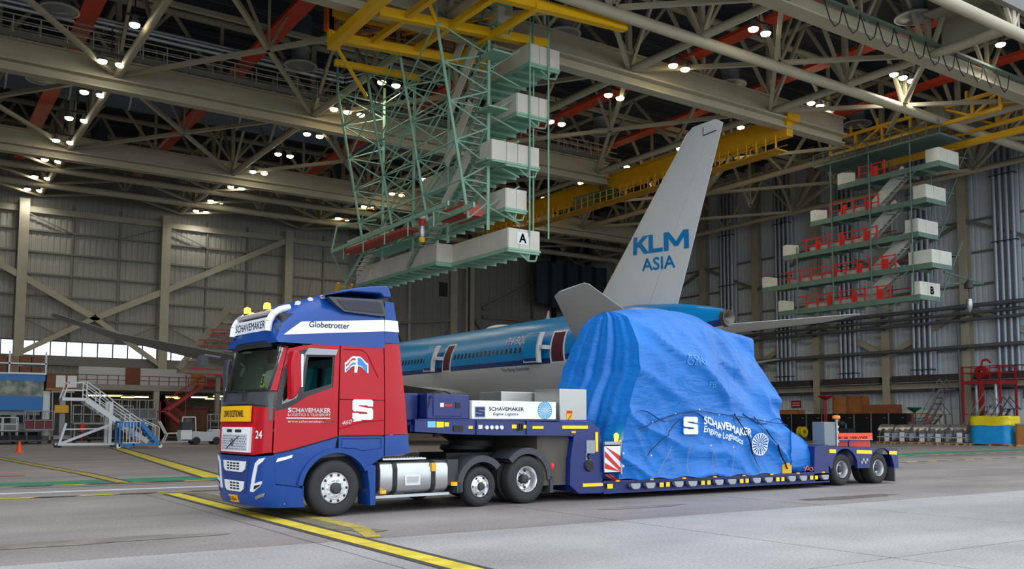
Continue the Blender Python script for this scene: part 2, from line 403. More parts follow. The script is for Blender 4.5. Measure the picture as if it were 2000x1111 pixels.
pipem = mat('pipe_grey', (92, 97, 104), .45, .3)
for z, r in ((8.75, .2), (11.2, .16), (11.8, .14), (12.45, .2)):
    MB().tube((XW - 1.3, 26, z), (XW - 1.3, YW, z), r, 10).o('service_pipe', pipem, wr, smooth=40)
    for y in rcols: MB().box((XW - 1.45, y - .12, z - r - .1), (XW - .9, y + .12, z - r + .02)).o('pipe_bracket', darkg, wr)
MB().tube((XW - 1.25, 46.3, 0), (XW - 1.25, 46.3, 11), .12, 8).o('service_pipe', pipem, wr, smooth=40)
ORD = ['first', 'second', 'third', 'fourth', 'fifth', 'sixth', 'seventh', 'eighth', 'ninth', 'tenth', 'eleventh', 'twelfth', 'thirteenth']
# ================================================================= ROOF
ceil = struct('ceiling', 'dark roof deck carried by cream steel trusses')
deckm = mat('roof_deck', (52, 58, 70), .8, 0, .15, .3)
ZB, ZT, ZD = 24.0, 29.6, 31.6
MB().box((XL - .5, YF - .5, ZD), (XW + .6, YW + .9, ZD + .4)).o('roof_deck', deckm, ceil)
for k in range(26):
    y = YF + 1.5 + 3.0 * k
    if y < YW: MB().box((XL, y - .08, ZD - .35), (XW, y + .08, ZD)).o('purlin', mat('purlin_grey', (84, 88, 94), .7), ceil)
MB().box((XL, YF - .5, ZB + 1.2), (XW, YF - .1, ZD + .4)).o('front_fascia', cladd, ceil)
XN = [-15.9, -2.35, 11.2, 24.75, 38.3, 51.85, 65.4, 78.95]
BIG = (43.3, 63.1, 82.4)
GY = {25.9: 0, 31.0: 1, 36.9: 0, 43.3: 2, 63.1: 2, 82.4: 2, 88.6: 0, 94.9: 0}
PX = 13.55 / 2
def member(name, p, q, r, parent, m=cream): return MB().bar(p, q, r * 2, r * 2).o(name, m, parent) if r < .2 else MB().tube(p, q, r, 10).o(name, m, parent, smooth=40)
for y, kind in GY.items():
    g = MB()
    if kind == 2:                                    # deep box girder with crane rail flange below
        g.box((XL, y - .28, ZB - .05), (XW, y + .28, ZB + 1.25)); g.box((XL, y - .55, ZB + 1.2), (XW, y + .55, ZB + 1.3))
        g.box((XL, y - .62, ZB - .12), (XW, y + .62, ZB)); g.box((XL, y - .12, ZB - .62), (XW, y + .12, ZB - .1)); g.box((XL, y - .4, ZB - .72), (XW, y + .4, ZB - .6))
        if y == 63.1: g = MB().box((XL, y - .28, ZB - .05), (53, y + .28, ZB + 1.25)).box((XL, y - .55, ZB + 1.2), (53, y + .55, ZB + 1.3)).box((XL, y - .62, ZB - .12), (53, y + .62, ZB)).box((XL, y - .12, ZB - .62), (53, y + .12, ZB - .1)).box((XL, y - .4, ZB - .72), (53, y + .4, ZB - .6))
        if y == 43.3: g = MB().box((XL, y - .28, ZB - .05), (60, y + .28, ZB + 1.25)).box((XL, y - .55, ZB + 1.2), (60, y + .55, ZB + 1.3)).box((XL, y - .62, ZB - .12), (60, y + .62, ZB)).box((XL, y - .12, ZB - .62), (60, y + .12, ZB - .1)).box((XL, y - .4, ZB - .72), (60, y + .4, ZB - .6))
        G = g.o('roof_girder', cream, ceil)
    elif kind == 1:
        G = MB().box((XL, y - .2, ZB - .1), (XW, y + .2, ZB + .75)).box((XL, y - .5, ZB - .2), (XW, y + .5, ZB - .1)).o('roof_girder', cream, ceil)
    else:
        G = MB().tube((XL, y, ZB), (XW, y, ZB), .34, 10).o('roof_girder', cream, ceil, smooth=40)
    member('top_chord', (XL, y, ZT), (XW, y, ZT), .25, G)
    for xn in XN:
        for k in (0, 1):
            a = xn + k * PX
            if a > XW - 1: continue
            zb = ZB + (1.25 if kind == 2 else .2)
            big = k == 0
            if y == 63.1 and a > 53: zb = ZB
            MB().bar((a, y, zb), (a, y, ZT), .34 if big else .2, .3 if big else .2).o('web_post', cream, G)
            MB().bar((a, y, zb), (a - PX / 2, y, ZT), .2, .2).o('web_diagonal', cream, G)
            MB().bar((a, y, zb), (a + PX / 2, y, ZT), .2, .2).o('web_diagonal', cream, G)
# cross trusses along Y
YN = [25.9, 31.0, 36.9, 43.3, 53.2, 63.1, 72.75, 82.4, 88.6, 94.9, YW - .6]
for xn in XN:
    T = MB().tube((xn, YF, ZB + .3), (xn, YW - .5, ZB + .3), .26, 10).o('cross_truss', cream, ceil, smooth=40)
    member('top_chord', (xn, YF, ZT), (xn, YW, ZT), .2, T)
    for a, b in zip(YN, YN[1:]):
        m_ = (a + b) / 2
        MB().bar((xn, a, ZB + .3), (xn, m_, ZT), .22, .22).o('web_diagonal', cream, T); MB().bar((xn, b, ZB + .3), (xn, m_, ZT), .22, .22).o('web_diagonal', cream, T)
# plan bracing: crosses in every cell of the lower chord plane
for x0, x1 in zip(XN, XN[1:]):
    for y0, y1 in ((31.0, 43.3), (43.3, 63.1), (63.1, 82.4)):
        for a, b in (((x0, y0), (x1, y1)), ((x0, y1), (x1, y0))):
            MB().bar((a[0], a[1], ZB + .35), (b[0], b[1], ZB + .35), .26, .26).o('plan_brace', cream, ceil)
            q = ((a[0] + b[0]) / 2, (a[1] + b[1]) / 2)
        MB().bar((q[0], q[1], ZB + .35), (q[0], q[1], ZT + 1.5), .14).o('hanger', cream, ceil)
        MB().bar((q[0], q[1], ZB + .35), (q[0] - 3, q[1], ZT + 1), .16).o('hanger', cream, ceil); MB().bar((q[0], q[1], ZB + .35), (q[0] + 3, q[1], ZT + 1), .16).o('hanger', cream, ceil)
    for y0, y1 in ((82.4, 88.6), (88.6, 94.9), (94.9, YW - .5)):
        h = (x0 + x1) / 2
        for a, b in (((x0, y1), (h, y0)), ((h, y0), (x1, y1))):
            MB().bar((a[0], a[1], ZB + .1), (b[0], b[1], ZB + .1), .2).o('plan_brace', cream, ceil)
    for z_, yy in ((ZT, 53.2), (ZT, 72.75), (ZT - 2.2, 50), (ZT - 2.2, 57)):
        MB().bar((x0, yy, z_), (x1, yy, z_), .3, .3).o('upper_tie', cream, ceil)
# red-orange fire barrier bands under the deck
for x, y0, y1, z in ((8.9, 49, 97, 26.9), (19.4, 47, 97, 26.9), (33.6, 56, 96, 26.9), (44.3, 29, 74, 26.9), (52.8, 27, 66, 26.9), (62.5, 27, 57, 26.9)):
    MB().box((x - .55, y0, z - .25), (x + .55, y1, z)).o('red_roof_band', orange, ceil)
# smoke curtain plate near the front
MB().box((52.5, 25.9, 24.3), (52.7, 30.5, 26.4)).o('smoke_baffle', beige, ceil); MB().box((50.6, 25.9, 26.4), (52.7, 30.5, 26.5)).o('smoke_baffle', beige, ceil)

# ---- catwalk along the middle girder
ct = thing('roof_catwalk', 'grey railed catwalk running along the middle roof girder above the aircraft', 'catwalk')
MB().box((XL, 61.6, 25.35), (53, 62.5, 25.45)).o('walkway_deck', mat('catwalk_grey', (132, 132, 124), .6), ct)
cr = MAT_CR = mat('catwalk_rail', (190, 186, 172), .5)
b = MB()
for yy in (61.6, 62.5):
    for z in (25.9, 26.4): b.tube((XL, yy, z), (53, yy, z), .045, 5)
    for k in range(50): b.tube((XL + k * 1.5, yy, 25.3), (XL + k * 1.5, yy, 26.4), .045, 5)
b.o('railing', cr, ct)
for k, (yy, zz) in enumerate(((61.5, 26.75), (61.5, 27.08), (61.8, 27.4))):
    tag(MB().tube((XL, yy, zz), (26.5, yy, zz), .13, 8).o('conduit_pipe', zinc, None, smooth=40), ['lowest', 'middle', 'topmost'][k] + ' shiny zinc pipe running above the catwalk railing', 'pipe', 'pipes above the catwalk')
    tag(MB().path([(26.6, yy, zz), (30.0, yy, zz + 1.6), (36, yy, zz + 1.6)], .1, 8).o('conduit_pipe', zinc, None, smooth=40), ['lowest', 'middle', 'topmost'][k] + ' shiny zinc pipe bending upwards beside the green tail dock', 'pipe', 'bent pipes beside the dock')
# ---- ventilation ducts
ductm = mat('duct_grey', (96, 108, 122), .5, .3, .1, 1)
for y, z, n in ((69.0, 28.0, 'nearer the catwalk'), (77.5, 28.0, 'farther from the catwalk')):
    d = thing('ventilation_duct', 'long round blue-grey air duct under the roof, ' + n, 'duct')
    for k in range(14):
        x = -16 + k * 4.4
        MB().tube((x, y, z), (x + 4.3, y, z), 1.05, 20).o('duct_section', ductm, d, smooth=40); MB().tube((x + 4.25, y, z), (x + 4.4, y, z), 1.12, 20).o('duct_flange', zinc, d, smooth=40)
# ---- hanging air diffusers
dif0 = thing('air_diffuser', 'grey funnel air diffuser hanging under the roof trusses', 'diffuser', group='funnel air diffusers under the roof')
MB().tube((0, 0, 1.2), (0, 0, 3.6), .75, 16, .75).o('duct_drop', ductm, dif0, smooth=40)
MB().lathe([(.75, 1.2), (.62, .95), (.62, .3), (.9, .1), (1.05, 0), (.6, .02), (.2, -.1), (0, -.1)], (0, 0, 0), 'z', 20).o('diffuser_cone', mat('diffuser_grey', (140, 146, 152), .4, .4), dif0, smooth=40)
MB().lathe([(1.15, .05), (1.15, -.03), (1.02, -.03), (1.02, .05)], (0, 0, 0), 'z', 20).o('diffuser_ring', zinc, dif0, smooth=40)
first = True
DIF = ((7.3, 60.0), (22.6, 60.0), (34.6, 45.4), (50.1, 45.4), (49.4, 59.4), (65.5, 45.6), (50.9, 31.3), (8, 73.2), (27, 73.2), (36, 73.2), (27, 92), (39, 92), (15, 92))
for x, y in DIF:
    rn = [(32, 'at the hangar opening'), (46, 'behind the front girder'), (62, 'beside the catwalk'), (74, 'between the two ducts'), (99, 'by the back wall')]
    rw = [t_ for lim, t_ in rn if y < lim][0]; lim0 = [lim for lim, t_ in rn if y < lim][0]; prev = max([0] + [l_ for l_, _ in rn if l_ < lim0])
    lb_ = 'grey funnel diffuser, %s from the right wall in the roof row %s' % (ORD[sorted([-a for a, c in DIF if prev <= c < lim0]).index(-x)], rw)
    if first: dif0.location = (x, y, 26.6); first = False; dif0['label'] = lb_
    else: copy_tree(dif0, (x, y, 26.6), label=lb_)

# ---- high bay lamps
lens = mat('lamp_glow', (255, 244, 214), .4, emit=22)
lensw = mat('lamp_glow_warm', (255, 226, 160), .4, emit=18)
LROW = {10: 'in row above mobile stairs', 26: 'in row beside green dock', 40: 'in row above the aircraft', 57: 'in row along yellow crane'}
LALL = [98.6, 93.2, 86.5, 80.0, 73.5, 67.0, 60.5, 53.8, 47.1, 40.8, 34.3, 27.6]
def lamp(x, y, n, warm, z=24.2):
    k0 = LALL.index(y) - ((2 if y < 67 else 1) if int(x) == 40 else 0) if y in LALL else round((78 - y) / 7)
    t = thing('high_bay_lamp', ('warm' if warm else 'white') + {1: ' single', 2: ' twin', 3: ' triple'}[n] + ' lamp, ' + ORD[k0] + ' from the back wall ' + LROW[int(x)], 'lamp', (x, y, z), 0, 'high bay lamps')
    for k in range(n):
        dx = (k - (n - 1) / 2) * 1.05
        MB().lathe([(.05, .55), (.14, .5), (.16, .32), (.31, .02), (.32, 0), (.29, 0)], (dx, 0, 0), 'z', 14).o('reflector', steel, t, smooth=40)
        MB().lathe([(.29, .0), (.26, -.1), (.14, -.16), (0, -.18)], (dx, 0, 0), 'z', 14).o('lamp_glass', lensw if warm else lens, t, smooth=60)
    MB().box((-n * .55, -.06, .5), (n * .55, .06, .6)).o('mounting_bar', darkg, t)
    MB().tube((0, 0, .6), (0, 0, 2.2), .04, 6).o('suspension_rod', darkg, t)
    li = bpy.data.lights.new('lamp_light', 'SPOT'); li.energy = LAMP_W * n; li.color = (1, .87, .66) if warm else (1, .95, .86)
    li.spot_size = R(150); li.spot_blend = .6; li.shadow_soft_size = .4
    lo = bpy.data.objects.new('lamp_light', li); COL.objects.link(lo); lo.parent = t; lo.location = (0, 0, -.3)
LY = [34.3, 40.8, 47.1, 53.8, 60.5, 67.0, 73.5, 80.0, 86.5, 93.2]
for i, y in enumerate(LY + [98.6]):
    if y > 52: lamp(10.4, y, 2 if y > 58 else 1, False)
    if y > 52: lamp(26.4, y, 3 if abs(y - 60.5) < 1 else 2, y < 75 and y > 50)
    if y < 98 and y != 67.0: lamp(40.3, y, 2, y > 40)
for y in (29.4, 36.2, 43.1, 50.0, 57.0, 64.0, 71.0, 78.0): lamp(57.3, y, 1 if y < 30 else 3 if y < 76 else 2, y > 50, 25.8)
# ================================================================= TRACTOR UNIT
# local axes: x rearwards from the front axle, y from the near side (0) to the far side (2.5), z up
TRX, TRY, TRA = 6.62, 15.40, R(4.6)
tr = thing('tractor_truck', 'red and blue three axle tractor truck with yellow convoy sign on the front', 'truck', (TRX, TRY, 0), TRA)
red = mat('truck_red', (176, 0, 26), .4, 0, 0, spec=.3, coat=.15); blue = mat('truck_blue', (12, 64, 140), .36, 0, 0, spec=.35, coat=.2)
twhite = mat('truck_white', (232, 236, 240), .3, coat=.4); rubber = mat('tyre_rubber', (42, 42, 44), .75, 0, .15, 8)
plast = mat('black_plastic', (58, 61, 68), .5); alu = mat('polished_alu', (226, 228, 230), .25, .65, .04, 6); chrome = mat('chrome', (225, 228, 232), .08, 1)
tank = mat('tank_alu', (190, 192, 192), .3, .85, .06, 3); trim = mat('trim_dark', (34, 37, 44), .35); amber = mat('amber_lens', (240, 150, 20), .3, emit=.6)
intr = mat('cab_interior', (96, 108, 106), .9); teal = mat('seat_teal', (20, 118, 122), .8)
FX = [(.2, -1.29), (.32, -1.35), (.6, -1.37), (1.1, -1.38), (1.9, -1.36), (2.15, -1.33), (3.05, -1.1), (3.2, -1.06)]
INS = [(.2, .03), (1.0, 0), (2.1, .01), (3.2, .07)]
def csurf(s, z, off=0):
    w_ = 1.25 - lerp(INS, z); fx = lerp(FX, z); xc = fx + .46
    far = s < -2.25
    t = -4.5 - s if far else s                # mirrored half
    if t >= -.9:
        x = t + (xc + .9) * sstep(.35, -.9, t) if t < .35 else t
        p = (x, -w_); n = (0, -1)
    elif t >= -1.35:
        a = (-.9 - t) / .45 * PI / 2
        p = (fx + .08 + .38 * (1 - math.sin(a)), -w_ + .35 * (1 - math.cos(a))); n = (-math.sin(a), -math.cos(a))
    else:
        y = (t + 2.25) / .9 * (w_ - .35); q = (y / (w_ - .35)) ** 2
        p = (fx + .08 * q, -y); p = (p[0], -abs(y)); n = (-1, -.1 * abs(y))
    x, y = p[0] + n[0] * off, p[1] + n[1] * off
    return (x, 1.25 - y if far else 1.25 + y, z)
def cp(name, poly, m, off=0, rim=.03, holes=(), step=.12, label=None, parent=None): return panel(name, poly, csurf, m, parent or tr, off, rim, step, holes, label)
def mir(poly): return [(-4.5 - s, z) for s, z in poly][::-1]
ARC = [(.69 * math.cos(a), .48 + .69 * math.sin(a)) for a in [R(x) for x in range(165, 29, -9)]]
door = [(-1.1, 1.14), (.02, 1.425), (.02, 3.09), (-.7, 3.06), (-.98, 3.0), (-1.1, 2.96)]
glas = [(-1.095, 1.86), (-.95, 1.91), (-.62, 2.12), (-.1, 2.3), (-.1, 2.95), (-.86, 2.95), (-1.0, 2.9), (-1.095, 2.6)]
wopen = [(-.68, 2.2), (-.14, 2.36), (-.14, 2.85), (-.74, 2.83)]
dlow = [(-1.1, 1.11), (-1.1, .62), (-.68, .55), (-.665, .66)] + [(x, z) for x, z in ARC if x < .02 and z > .68] + [(.02, 1.395)]
rear = [(.05, 1.44), (.98, 1.44), (.98, 3.14), (.05, 3.1)]
rlow = [(.05, 1.41), (.05, 1.19)] + [(x, z) for x, z in ARC if x > .06 and z > .8] + [(.98, 1.05), (.98, 1.41)]
for far in (0, 1):
    q = mir if far else (lambda p: p)
    D = cp('door', q(door), red, holes=[q(glas)])
    cp('door_trim', q(glas), trim, -.012, holes=[q(wopen)], parent=D)
    cp('door_glass', q([(-1.02, 1.98), (-.8, 2.1), (-.8, 2.88), (-.9, 2.86), (-1.02, 2.6)]), glass('cab_glass', (.35, .45, .42), .5), .003, .004, parent=D)
    cp('wing_panel', q(dlow), blue)
    cp('side_panel', q([(.05, 1.44), (.98, 1.44), (.98, 2.078), (.05, 2.078)]), red); cp('side_panel', q([(.05, 2.092), (.98, 2.092), (.98, 3.14), (.05, 3.1)]), red)
    cp('arch_panel', q(rlow), blue)
    cp('underlay', q([(-1.1, 1.0), (.98, 1.1), (.98, 3.14), (-.9, 3.05), (-1.1, 1.9)]), trim, -.06, .01, holes=[q(glas)])
    cp('window_visor', q([(-.86, 2.86), (-.1, 2.88), (-.06, 2.98), (-.8, 2.98)]), mat('wind_visor', (150, 156, 164), .2), .05, .05)
# panel seams and pressings on the near side
def seam(pts, w_=.03, m=red, nm='panel_seam', off=.004):
    b = MB(); n = len(pts)
    L = []; Q = []; K = []                                    # a raised bead in the body colour
    for i, p in enumerate(pts):
        a = V(pts[max(0, i - 1)]); c = V(pts[min(n - 1, i + 1)]); d = (c - a).normalized(); k = V((-d.y, d.x)) * w_ / 2
        L.append(csurf(p[0] + k.x, p[1] + k.y, -.004)); Q.append(csurf(p[0] - k.x, p[1] - k.y, -.004)); K.append(csurf(p[0], p[1], off + .012))
    b.add(L + K + Q, [(i, i + n, i + n + 1, i + 1) for i in range(n - 1)] + [(i + n, i + 2 * n, i + 2 * n + 1, i + n + 1) for i in range(n - 1)]); return b.o(nm, m, tr)
dr = red
seam([(.12, 3.0), (.52, 3.01), (.62, 2.95), (.86, 2.5)], .035, dr, 'locker_pressing')
seam([(.05, 1.56), (.5, 1.68), (.98, 1.72)], .03, dr); seam([(.1, 1.38), (.92, 1.38), (.92, 1.2), (.52, 1.16), (.4, 1.2), (.1, 1.22), (.1, 1.38)], .024, blue)
MB().add([csurf(-.25, 1.66, .03), csurf(-.05, 1.71, .03), csurf(-.05, 1.75, .03), csurf(-.25, 1.72, .03), csurf(-.25, 1.66, 0), csurf(-.05, 1.71, 0), csurf(-.05, 1.75, 0), csurf(-.25, 1.72, 0)], [(0,1,2,3),(0,4,5,1),(1,5,6,2),(2,6,7,3),(3,7,4,0)]).o('door_handle', red, tr)
# front of the cab
hood = cp('hood_panel', [(-1.12, 1.15), (-1.12, 1.92), (-1.75, 1.96), (-2.75, 1.96), (-3.38, 1.92), (-3.38, 1.15), (-3.0, 1.1), (-1.5, 1.1)], red)
cp('scuttle_panel', [(-1.1, 1.95), (-1.1, 2.2), (-3.4, 2.2), (-3.4, 1.95), (-2.75, 1.99), (-1.75, 1.99)], plast)
cp('pillar', [(-1.11, 2.22), (-1.21, 2.22), (-1.16, 3.0), (-1.11, 3.0)], red); cp('pillar', mir([(-1.11, 2.22), (-1.21, 2.22), (-1.16, 3.0), (-1.11, 3.0)]), red)
cp('windscreen', [(-1.22, 2.2), (-3.28, 2.2), (-3.34, 3.02), (-1.16, 3.02)], glass('windscreen_glass', (.74, .86, .78), .75), 0, .006)
cp('windscreen_seal', [(-1.2, 2.2), (-3.3, 2.2), (-3.36, 3.06), (-1.14, 3.06)], trim, -.004, .03, holes=[[(-1.27, 2.25), (-3.23, 2.25), (-3.29, 2.99), (-1.21, 2.99)]])
bump = cp('bumper', [(-.64, .2), (-.64, .52), (-1.06, .6), (-1.09, 1.1), (-1.5, 1.07), (-3.0, 1.07), (-3.41, 1.1), (-3.44, .6), (-3.86, .52), (-3.86, .2), (-3.0, .2), (-1.5, .2)], blue, .01)
cp('mesh_grille', [(-1.62, 1.06), (-1.75, .42), (-2.75, .42), (-2.88, 1.06)], mat('grille_mesh_blue', (24, 54, 120), .5, 0, .35, 90), .016, .02)
wg = twhite
cp('grille_frame', [(-1.62, 1.14), (-2.88, 1.14), (-2.9, 1.58), (-1.6, 1.58)], wg, .045, .05)
gmesh = mat('honeycomb_white', (196, 200, 206), .45, 0, .3, 60)
cp('grille_mesh', [(-1.68, 1.17), (-2.82, 1.17), (-2.82, 1.46), (-1.68, 1.46)], gmesh, .05, .006)
for k in (-.18, .22): cp('grille_slot', [(-2.25 + k - .12, 1.49), (-2.25 + k + .12, 1.49), (-2.25 + k + .12, 1.54), (-2.25 + k - .12, 1.54)], black, .052, .006)
for row in range(6):
    for k in range(18):
        s0 = -2.78 + k * .062 + (row % 2) * .031; z0 = 1.195 + row * .045
        if s0 < -1.71: cp('honeycomb_cell', [(s0 - .014, z0), (s0, z0 - .016), (s0 + .014, z0), (s0, z0 + .016)], plast, .053, .002, step=1)
cp('badge_bar', [(-2.55, 1.19), (-2.51, 1.19), (-1.95, 1.43), (-1.99, 1.43)], plast, .06, .006)
b = MB(); n = 16
for i in range(n):
    a0, a1 = 2 * PI * i / n, 2 * PI * (i + 1) / n
    b.add([csurf(-2.25 + r_ * math.cos(a), 1.31 + r_ * math.sin(a), .064) for a, r_ in ((a0, .045), (a0, .065), (a1, .065), (a1, .045))], [(0, 1, 2, 3)])
b.o('badge_ring', plast, tr)
for z0, z1, wd in ((.79, .98, .52), (.44, .63, .46)):
    I = cp('intake', [(-2.25 - wd, z1), (-2.25 - wd + .04, z0 + .05), (-2.25 - wd + .14, z0), (-2.25 + wd - .14, z0), (-2.25 + wd - .04, z0 + .05), (-2.25 + wd, z1)], twhite, .03, .04)
    for r_ in range(3):
        for k in range(-2, 2):
            s0 = -2.25 + k * .15 + .02; zz = z0 + .035 + r_ * .05
            if abs(s0 - -2.25) < wd - .2: cp('intake_slot', [(s0, zz), (s0 + .11, zz), (s0 + .11, zz + .028), (s0, zz + .028)], black, .034, .002, parent=I)
sign = cp('convoy_sign', [(-1.62, 1.68), (-2.95, 1.68), (-2.95, 1.96), (-1.62, 1.96)], mat('sign_yellow', (236, 178, 10), .4), .07, .05, label='yellow convoi exceptionnel board')
flat2d('sign_lettering', text2d('CONVOI EXCEPTIONNEL', .115, .92, .012), lambda x, y: csurf(-2.25 + .46 - .92 + x if 0 else -2.72 + x, 1.765 + y, .0735), black, sign)
hl = [(-1.32, 1.04), (-1.2, 1.06), (-1.24, 1.0), (-1.36, .92), (-1.46, .6), (-1.26, .66), (-1.26, .62), (-1.3, .56), (-1.48, .46), (-1.6, .46), (-1.5, .8), (-1.44, .96)]
for q in (lambda p: p, mir):
    cp('headlamp', q(hl), twhite, .022, .03); cp('headlamp_lens', q([(-1.28, .6), (-1.3, .57), (-1.47, .5), (-1.45, .57)]), black, .026, .006)
    cp('fog_lamp', q([(-1.22, .4), (-1.42, .33), (-1.44, .38), (-1.2, .46)]), chrome, .02, .02)
    cp('side_indicator', q([(-1.06, .985), (-.84, 1.06), (-.82, 1.11), (-1.04, 1.05)]), twhite, .012, .02)
npl = cp('number_plate', [(-2.1, .24), (-2.5, .24), (-2.5, .37), (-2.1, .37)], mat('plate_yellow', (238, 170, 20), .5), .03, .02)
flat2d('plate_lettering', text2d('BS-BG-6', .07, .34, .006), lambda x, y: csurf(-2.47 + x, .27 + y, .033), black, npl)
for x in (-.99, -.63): MB().box((x, .02, .22), (x + .02, .35, .56)).o('step_side', blue, tr)
MB().box((-.99, .03, .26), (-.62, .4, .3)).o('step_tread', steel, tr); MB().box((-1.0, .1, .3), (-.62, .42, .6)).o('step_well', blue, tr)
# wheel arch lip, flap
b = MB(); pts = [R(a) for a in range(172, 24, -6)]
for far in (0, 1):
    b = MB()
    for a0, a1 in zip(pts, pts[1:]):
        q = []
        for a in (a0, a1):
            for r_, y in ((.66, -.03), (.745, -.03), (.745, .08), (.66, .5)):
                yy = y if not far else 2.5 - y
                q.append((r_ * math.cos(a), yy, .48 + r_ * math.sin(a) * .98))
        b.add(q, [(0, 1, 5, 4), (1, 2, 6, 5), (3, 0, 4, 7)])
    b.o('wheel_arch', blue, tr, smooth=40)
    y0, y1 = (-.02, .45) if not far else (2.05, 2.52)
    MB().prism([(.62, .86), (.7, .9), (.8, .88), (.8, .16), (.7, .16), (.68, .5)], 1, y0, y1).o('mudguard', blue, tr)
MB().box((-1.1, .25, .45), (1.0, 2.25, 1.2)).o('chassis_block', black, tr)
# rear side fairings
def fsurf(s, z, off=0): return (s, (0 if True else 0) + lerp(INS, z) + .015 - off + .1 * sstep(1.2, 1.62, s), z)
def fsurf2(s, z, off=0): return (s, 2.5 - lerp(INS, z) - .015 + off - .1 * sstep(1.2, 1.62, s), z)
for fn, nm in ((fsurf, 0), (fsurf2, 1)):
    rev = (lambda p: p[::-1]) if nm else (lambda p: p)
    fp = panel('side_fairing', rev([(1.01, 1.45), (1.57, 1.45), (1.36, 3.16), (1.01, 3.14)]), fn, red, tr, 0, .04, .15)
    panel('side_fairing', rev([(1.01, 1.05), (1.62, 1.09), (1.575, 1.44), (1.01, 1.44)]), fn, blue, tr, 0, .04, .15)
seam2 = MB().add([fsurf(1.01, 1.72, .004), fsurf(1.53, 1.84, .004), fsurf(1.53, 1.855, .004), fsurf(1.01, 1.735, .004)], [(0, 1, 2, 3)]).o('panel_seam', dr, tr)
# cab back wall, floor, interior
MB().box((.9, .1, 1.0), (1.0, 2.4, 3.1)).o('cab_back', trim, tr)
MB().box((-1.15, .1, 1.5), (.95, 2.4, 1.56)).o('cab_floor', intr, tr)
MB().prism([(-1.22, 1.7), (-1.22, 2.15), (-.8, 2.3), (-.62, 2.2), (-.62, 1.7)], 1, .12, 2.38).o('dashboard', intr, tr)
for y in (.35, 1.55):
    MB().prism([(-.35, 1.6), (-.35, 2.0), (.1, 2.05), (.28, 2.75), (.42, 2.75), (.35, 1.6)], 1, y, y + .6).o('seat', teal, tr, bevel=.04)
MB().box((.5, .15, 1.6), (.9, 2.35, 2.9)).o('bunk_curtain', mat('curtain_blue', (70, 92, 104), .9), tr)
MB().lathe([(.2, -.02), (.23, 0), (.2, .02), (.18, 0), (.2, -.02)], (-.6, .65, 2.28), 'x', 20).o('steering_wheel', black, tr)
MB().box((-1.0, 2.28, 2.2), (-.35, 2.32, 3.0)).o('side_curtain', mat('curtain_green', (176, 206, 186), .9), tr)
MB().lathe([(0, .34), (.12, .3), (.17, .15), (.13, 0)], (-1.0, .52, 2.27), 'z', 12).o('helmet_bag', mat('bag_grey', (176, 180, 176), .8), tr, smooth=60)
vest = MB().add([(-1.115, .83, 2.29), (-1.11, .66, 2.29), (-1.06, .66, 2.53), (-1.065, .83, 2.53)], [(0, 1, 2, 3)]).o('number_card', mat('card_lime', (214, 240, 40), .6), tr)
flat2d('card_number', text2d('3', .15, None, .03), lambda x, y: (-1.118 + y * .21, .79 - x, 2.34 + y), black, vest)
for y in (.9, 1.75):
    MB().add([(-1.2, y, 2.32), (-.98, y, 2.33), (-.95, y + .3, 2.34), (-1.2, y + .25, 2.33)], [(0, 1, 2, 3)]).o('paper_sheet', white, tr)
    MB().bar((-1.39, y, 2.05), (-1.365, y + .02, 2.24), .03).bar((-1.36, y + .02, 2.2), (-1.35, y + .6, 2.24), .025).o('wiper', black, tr)
# high roof: loft of arches along x
RT = [(-1.12, 3.2), (-1.06, 3.47), (-.9, 3.66), (-.54, 3.87), (-.19, 3.97), (.1, 4.02), (1.02, 4.06)]
RI = [(3.06, .06), (3.2, .075), (3.45, .115), (3.65, .2), (3.85, .34), (4.0, .6), (4.06, .95)]
def roof_half(x):
    zt = lerp(RT, x); zs = [3.06 + (zt - 3.06) * t for t in (0, .12, .25, .4, .55, .7, .8, .88, .94, .98, 1)]
    fr_ = .55 * (1 - sstep(-1.12, -.55, x)); pts = []
    for i, z in enumerate(zs):
        t = (z - 3.06) / max(.01, zt - 3.06); ins = lerp(RI, z) if False else .06 + .06 * t + .95 * max(0, t - .55) ** 2 * 1.6 + fr_ * t * .35
        pts.append((min(ins, 1.2), z))
    pts.append((1.25, zt + .015)); return pts
rx = [-1.12, -1.06, -.98, -.9, -.75, -.54, -.35, -.19, 0, .2, .45, .7, 1.0]
b = MB(); rows = [roof_half(x) for x in rx]; k = len(rows[0])
for x, row in zip(rx, rows):
    b.v += [(x, y, z) for y, z in row] + [(x, 2.5 - y, z) for y, z in row[-2::-1]]
kk = 2 * k - 1
for i in range(len(rx) - 1):
    for j in range(kk - 1): b.f.append((i * kk + j, (i + 1) * kk + j, (i + 1) * kk + j + 1, i * kk + j + 1))
b.f.append(tuple((len(rx) - 1) * kk + j for j in range(kk))); b.f.append(tuple(reversed(range(kk))))
b.o('roof', blue, tr, smooth=35)
def rsurf(s, z, off=0):
    zt = lerp(RT, s); t = (z - 3.06) / max(.2, zt - 3.06); fr_ = .55 * (1 - sstep(-1.12, -.55, s))
    ins = .06 + .06 * t + .95 * max(0, t - .55) ** 2 * 1.6 + fr_ * t * .35
    return (s, ins - off, z)
stripe = panel('white_stripe', [(-1.0, 3.2), (1.0, 3.385), (1.0, 3.6), (-.68, 3.45)], rsurf, twhite, tr, .006, .01, .08)
flat2d('roof_lettering', text2d('Globetrotter', .105, .8, .012, .1), lambda x, y: rsurf(-.54 + x, 3.36 + y + x * .03, .014), mat('letter_slate', (60, 76, 96), .5), stripe)
panel('white_stripe', [(1.01, 3.385), (1.335, 3.39), (1.3, 3.6), (1.01, 3.6)], fsurf, twhite, tr, .012, .01, .15)
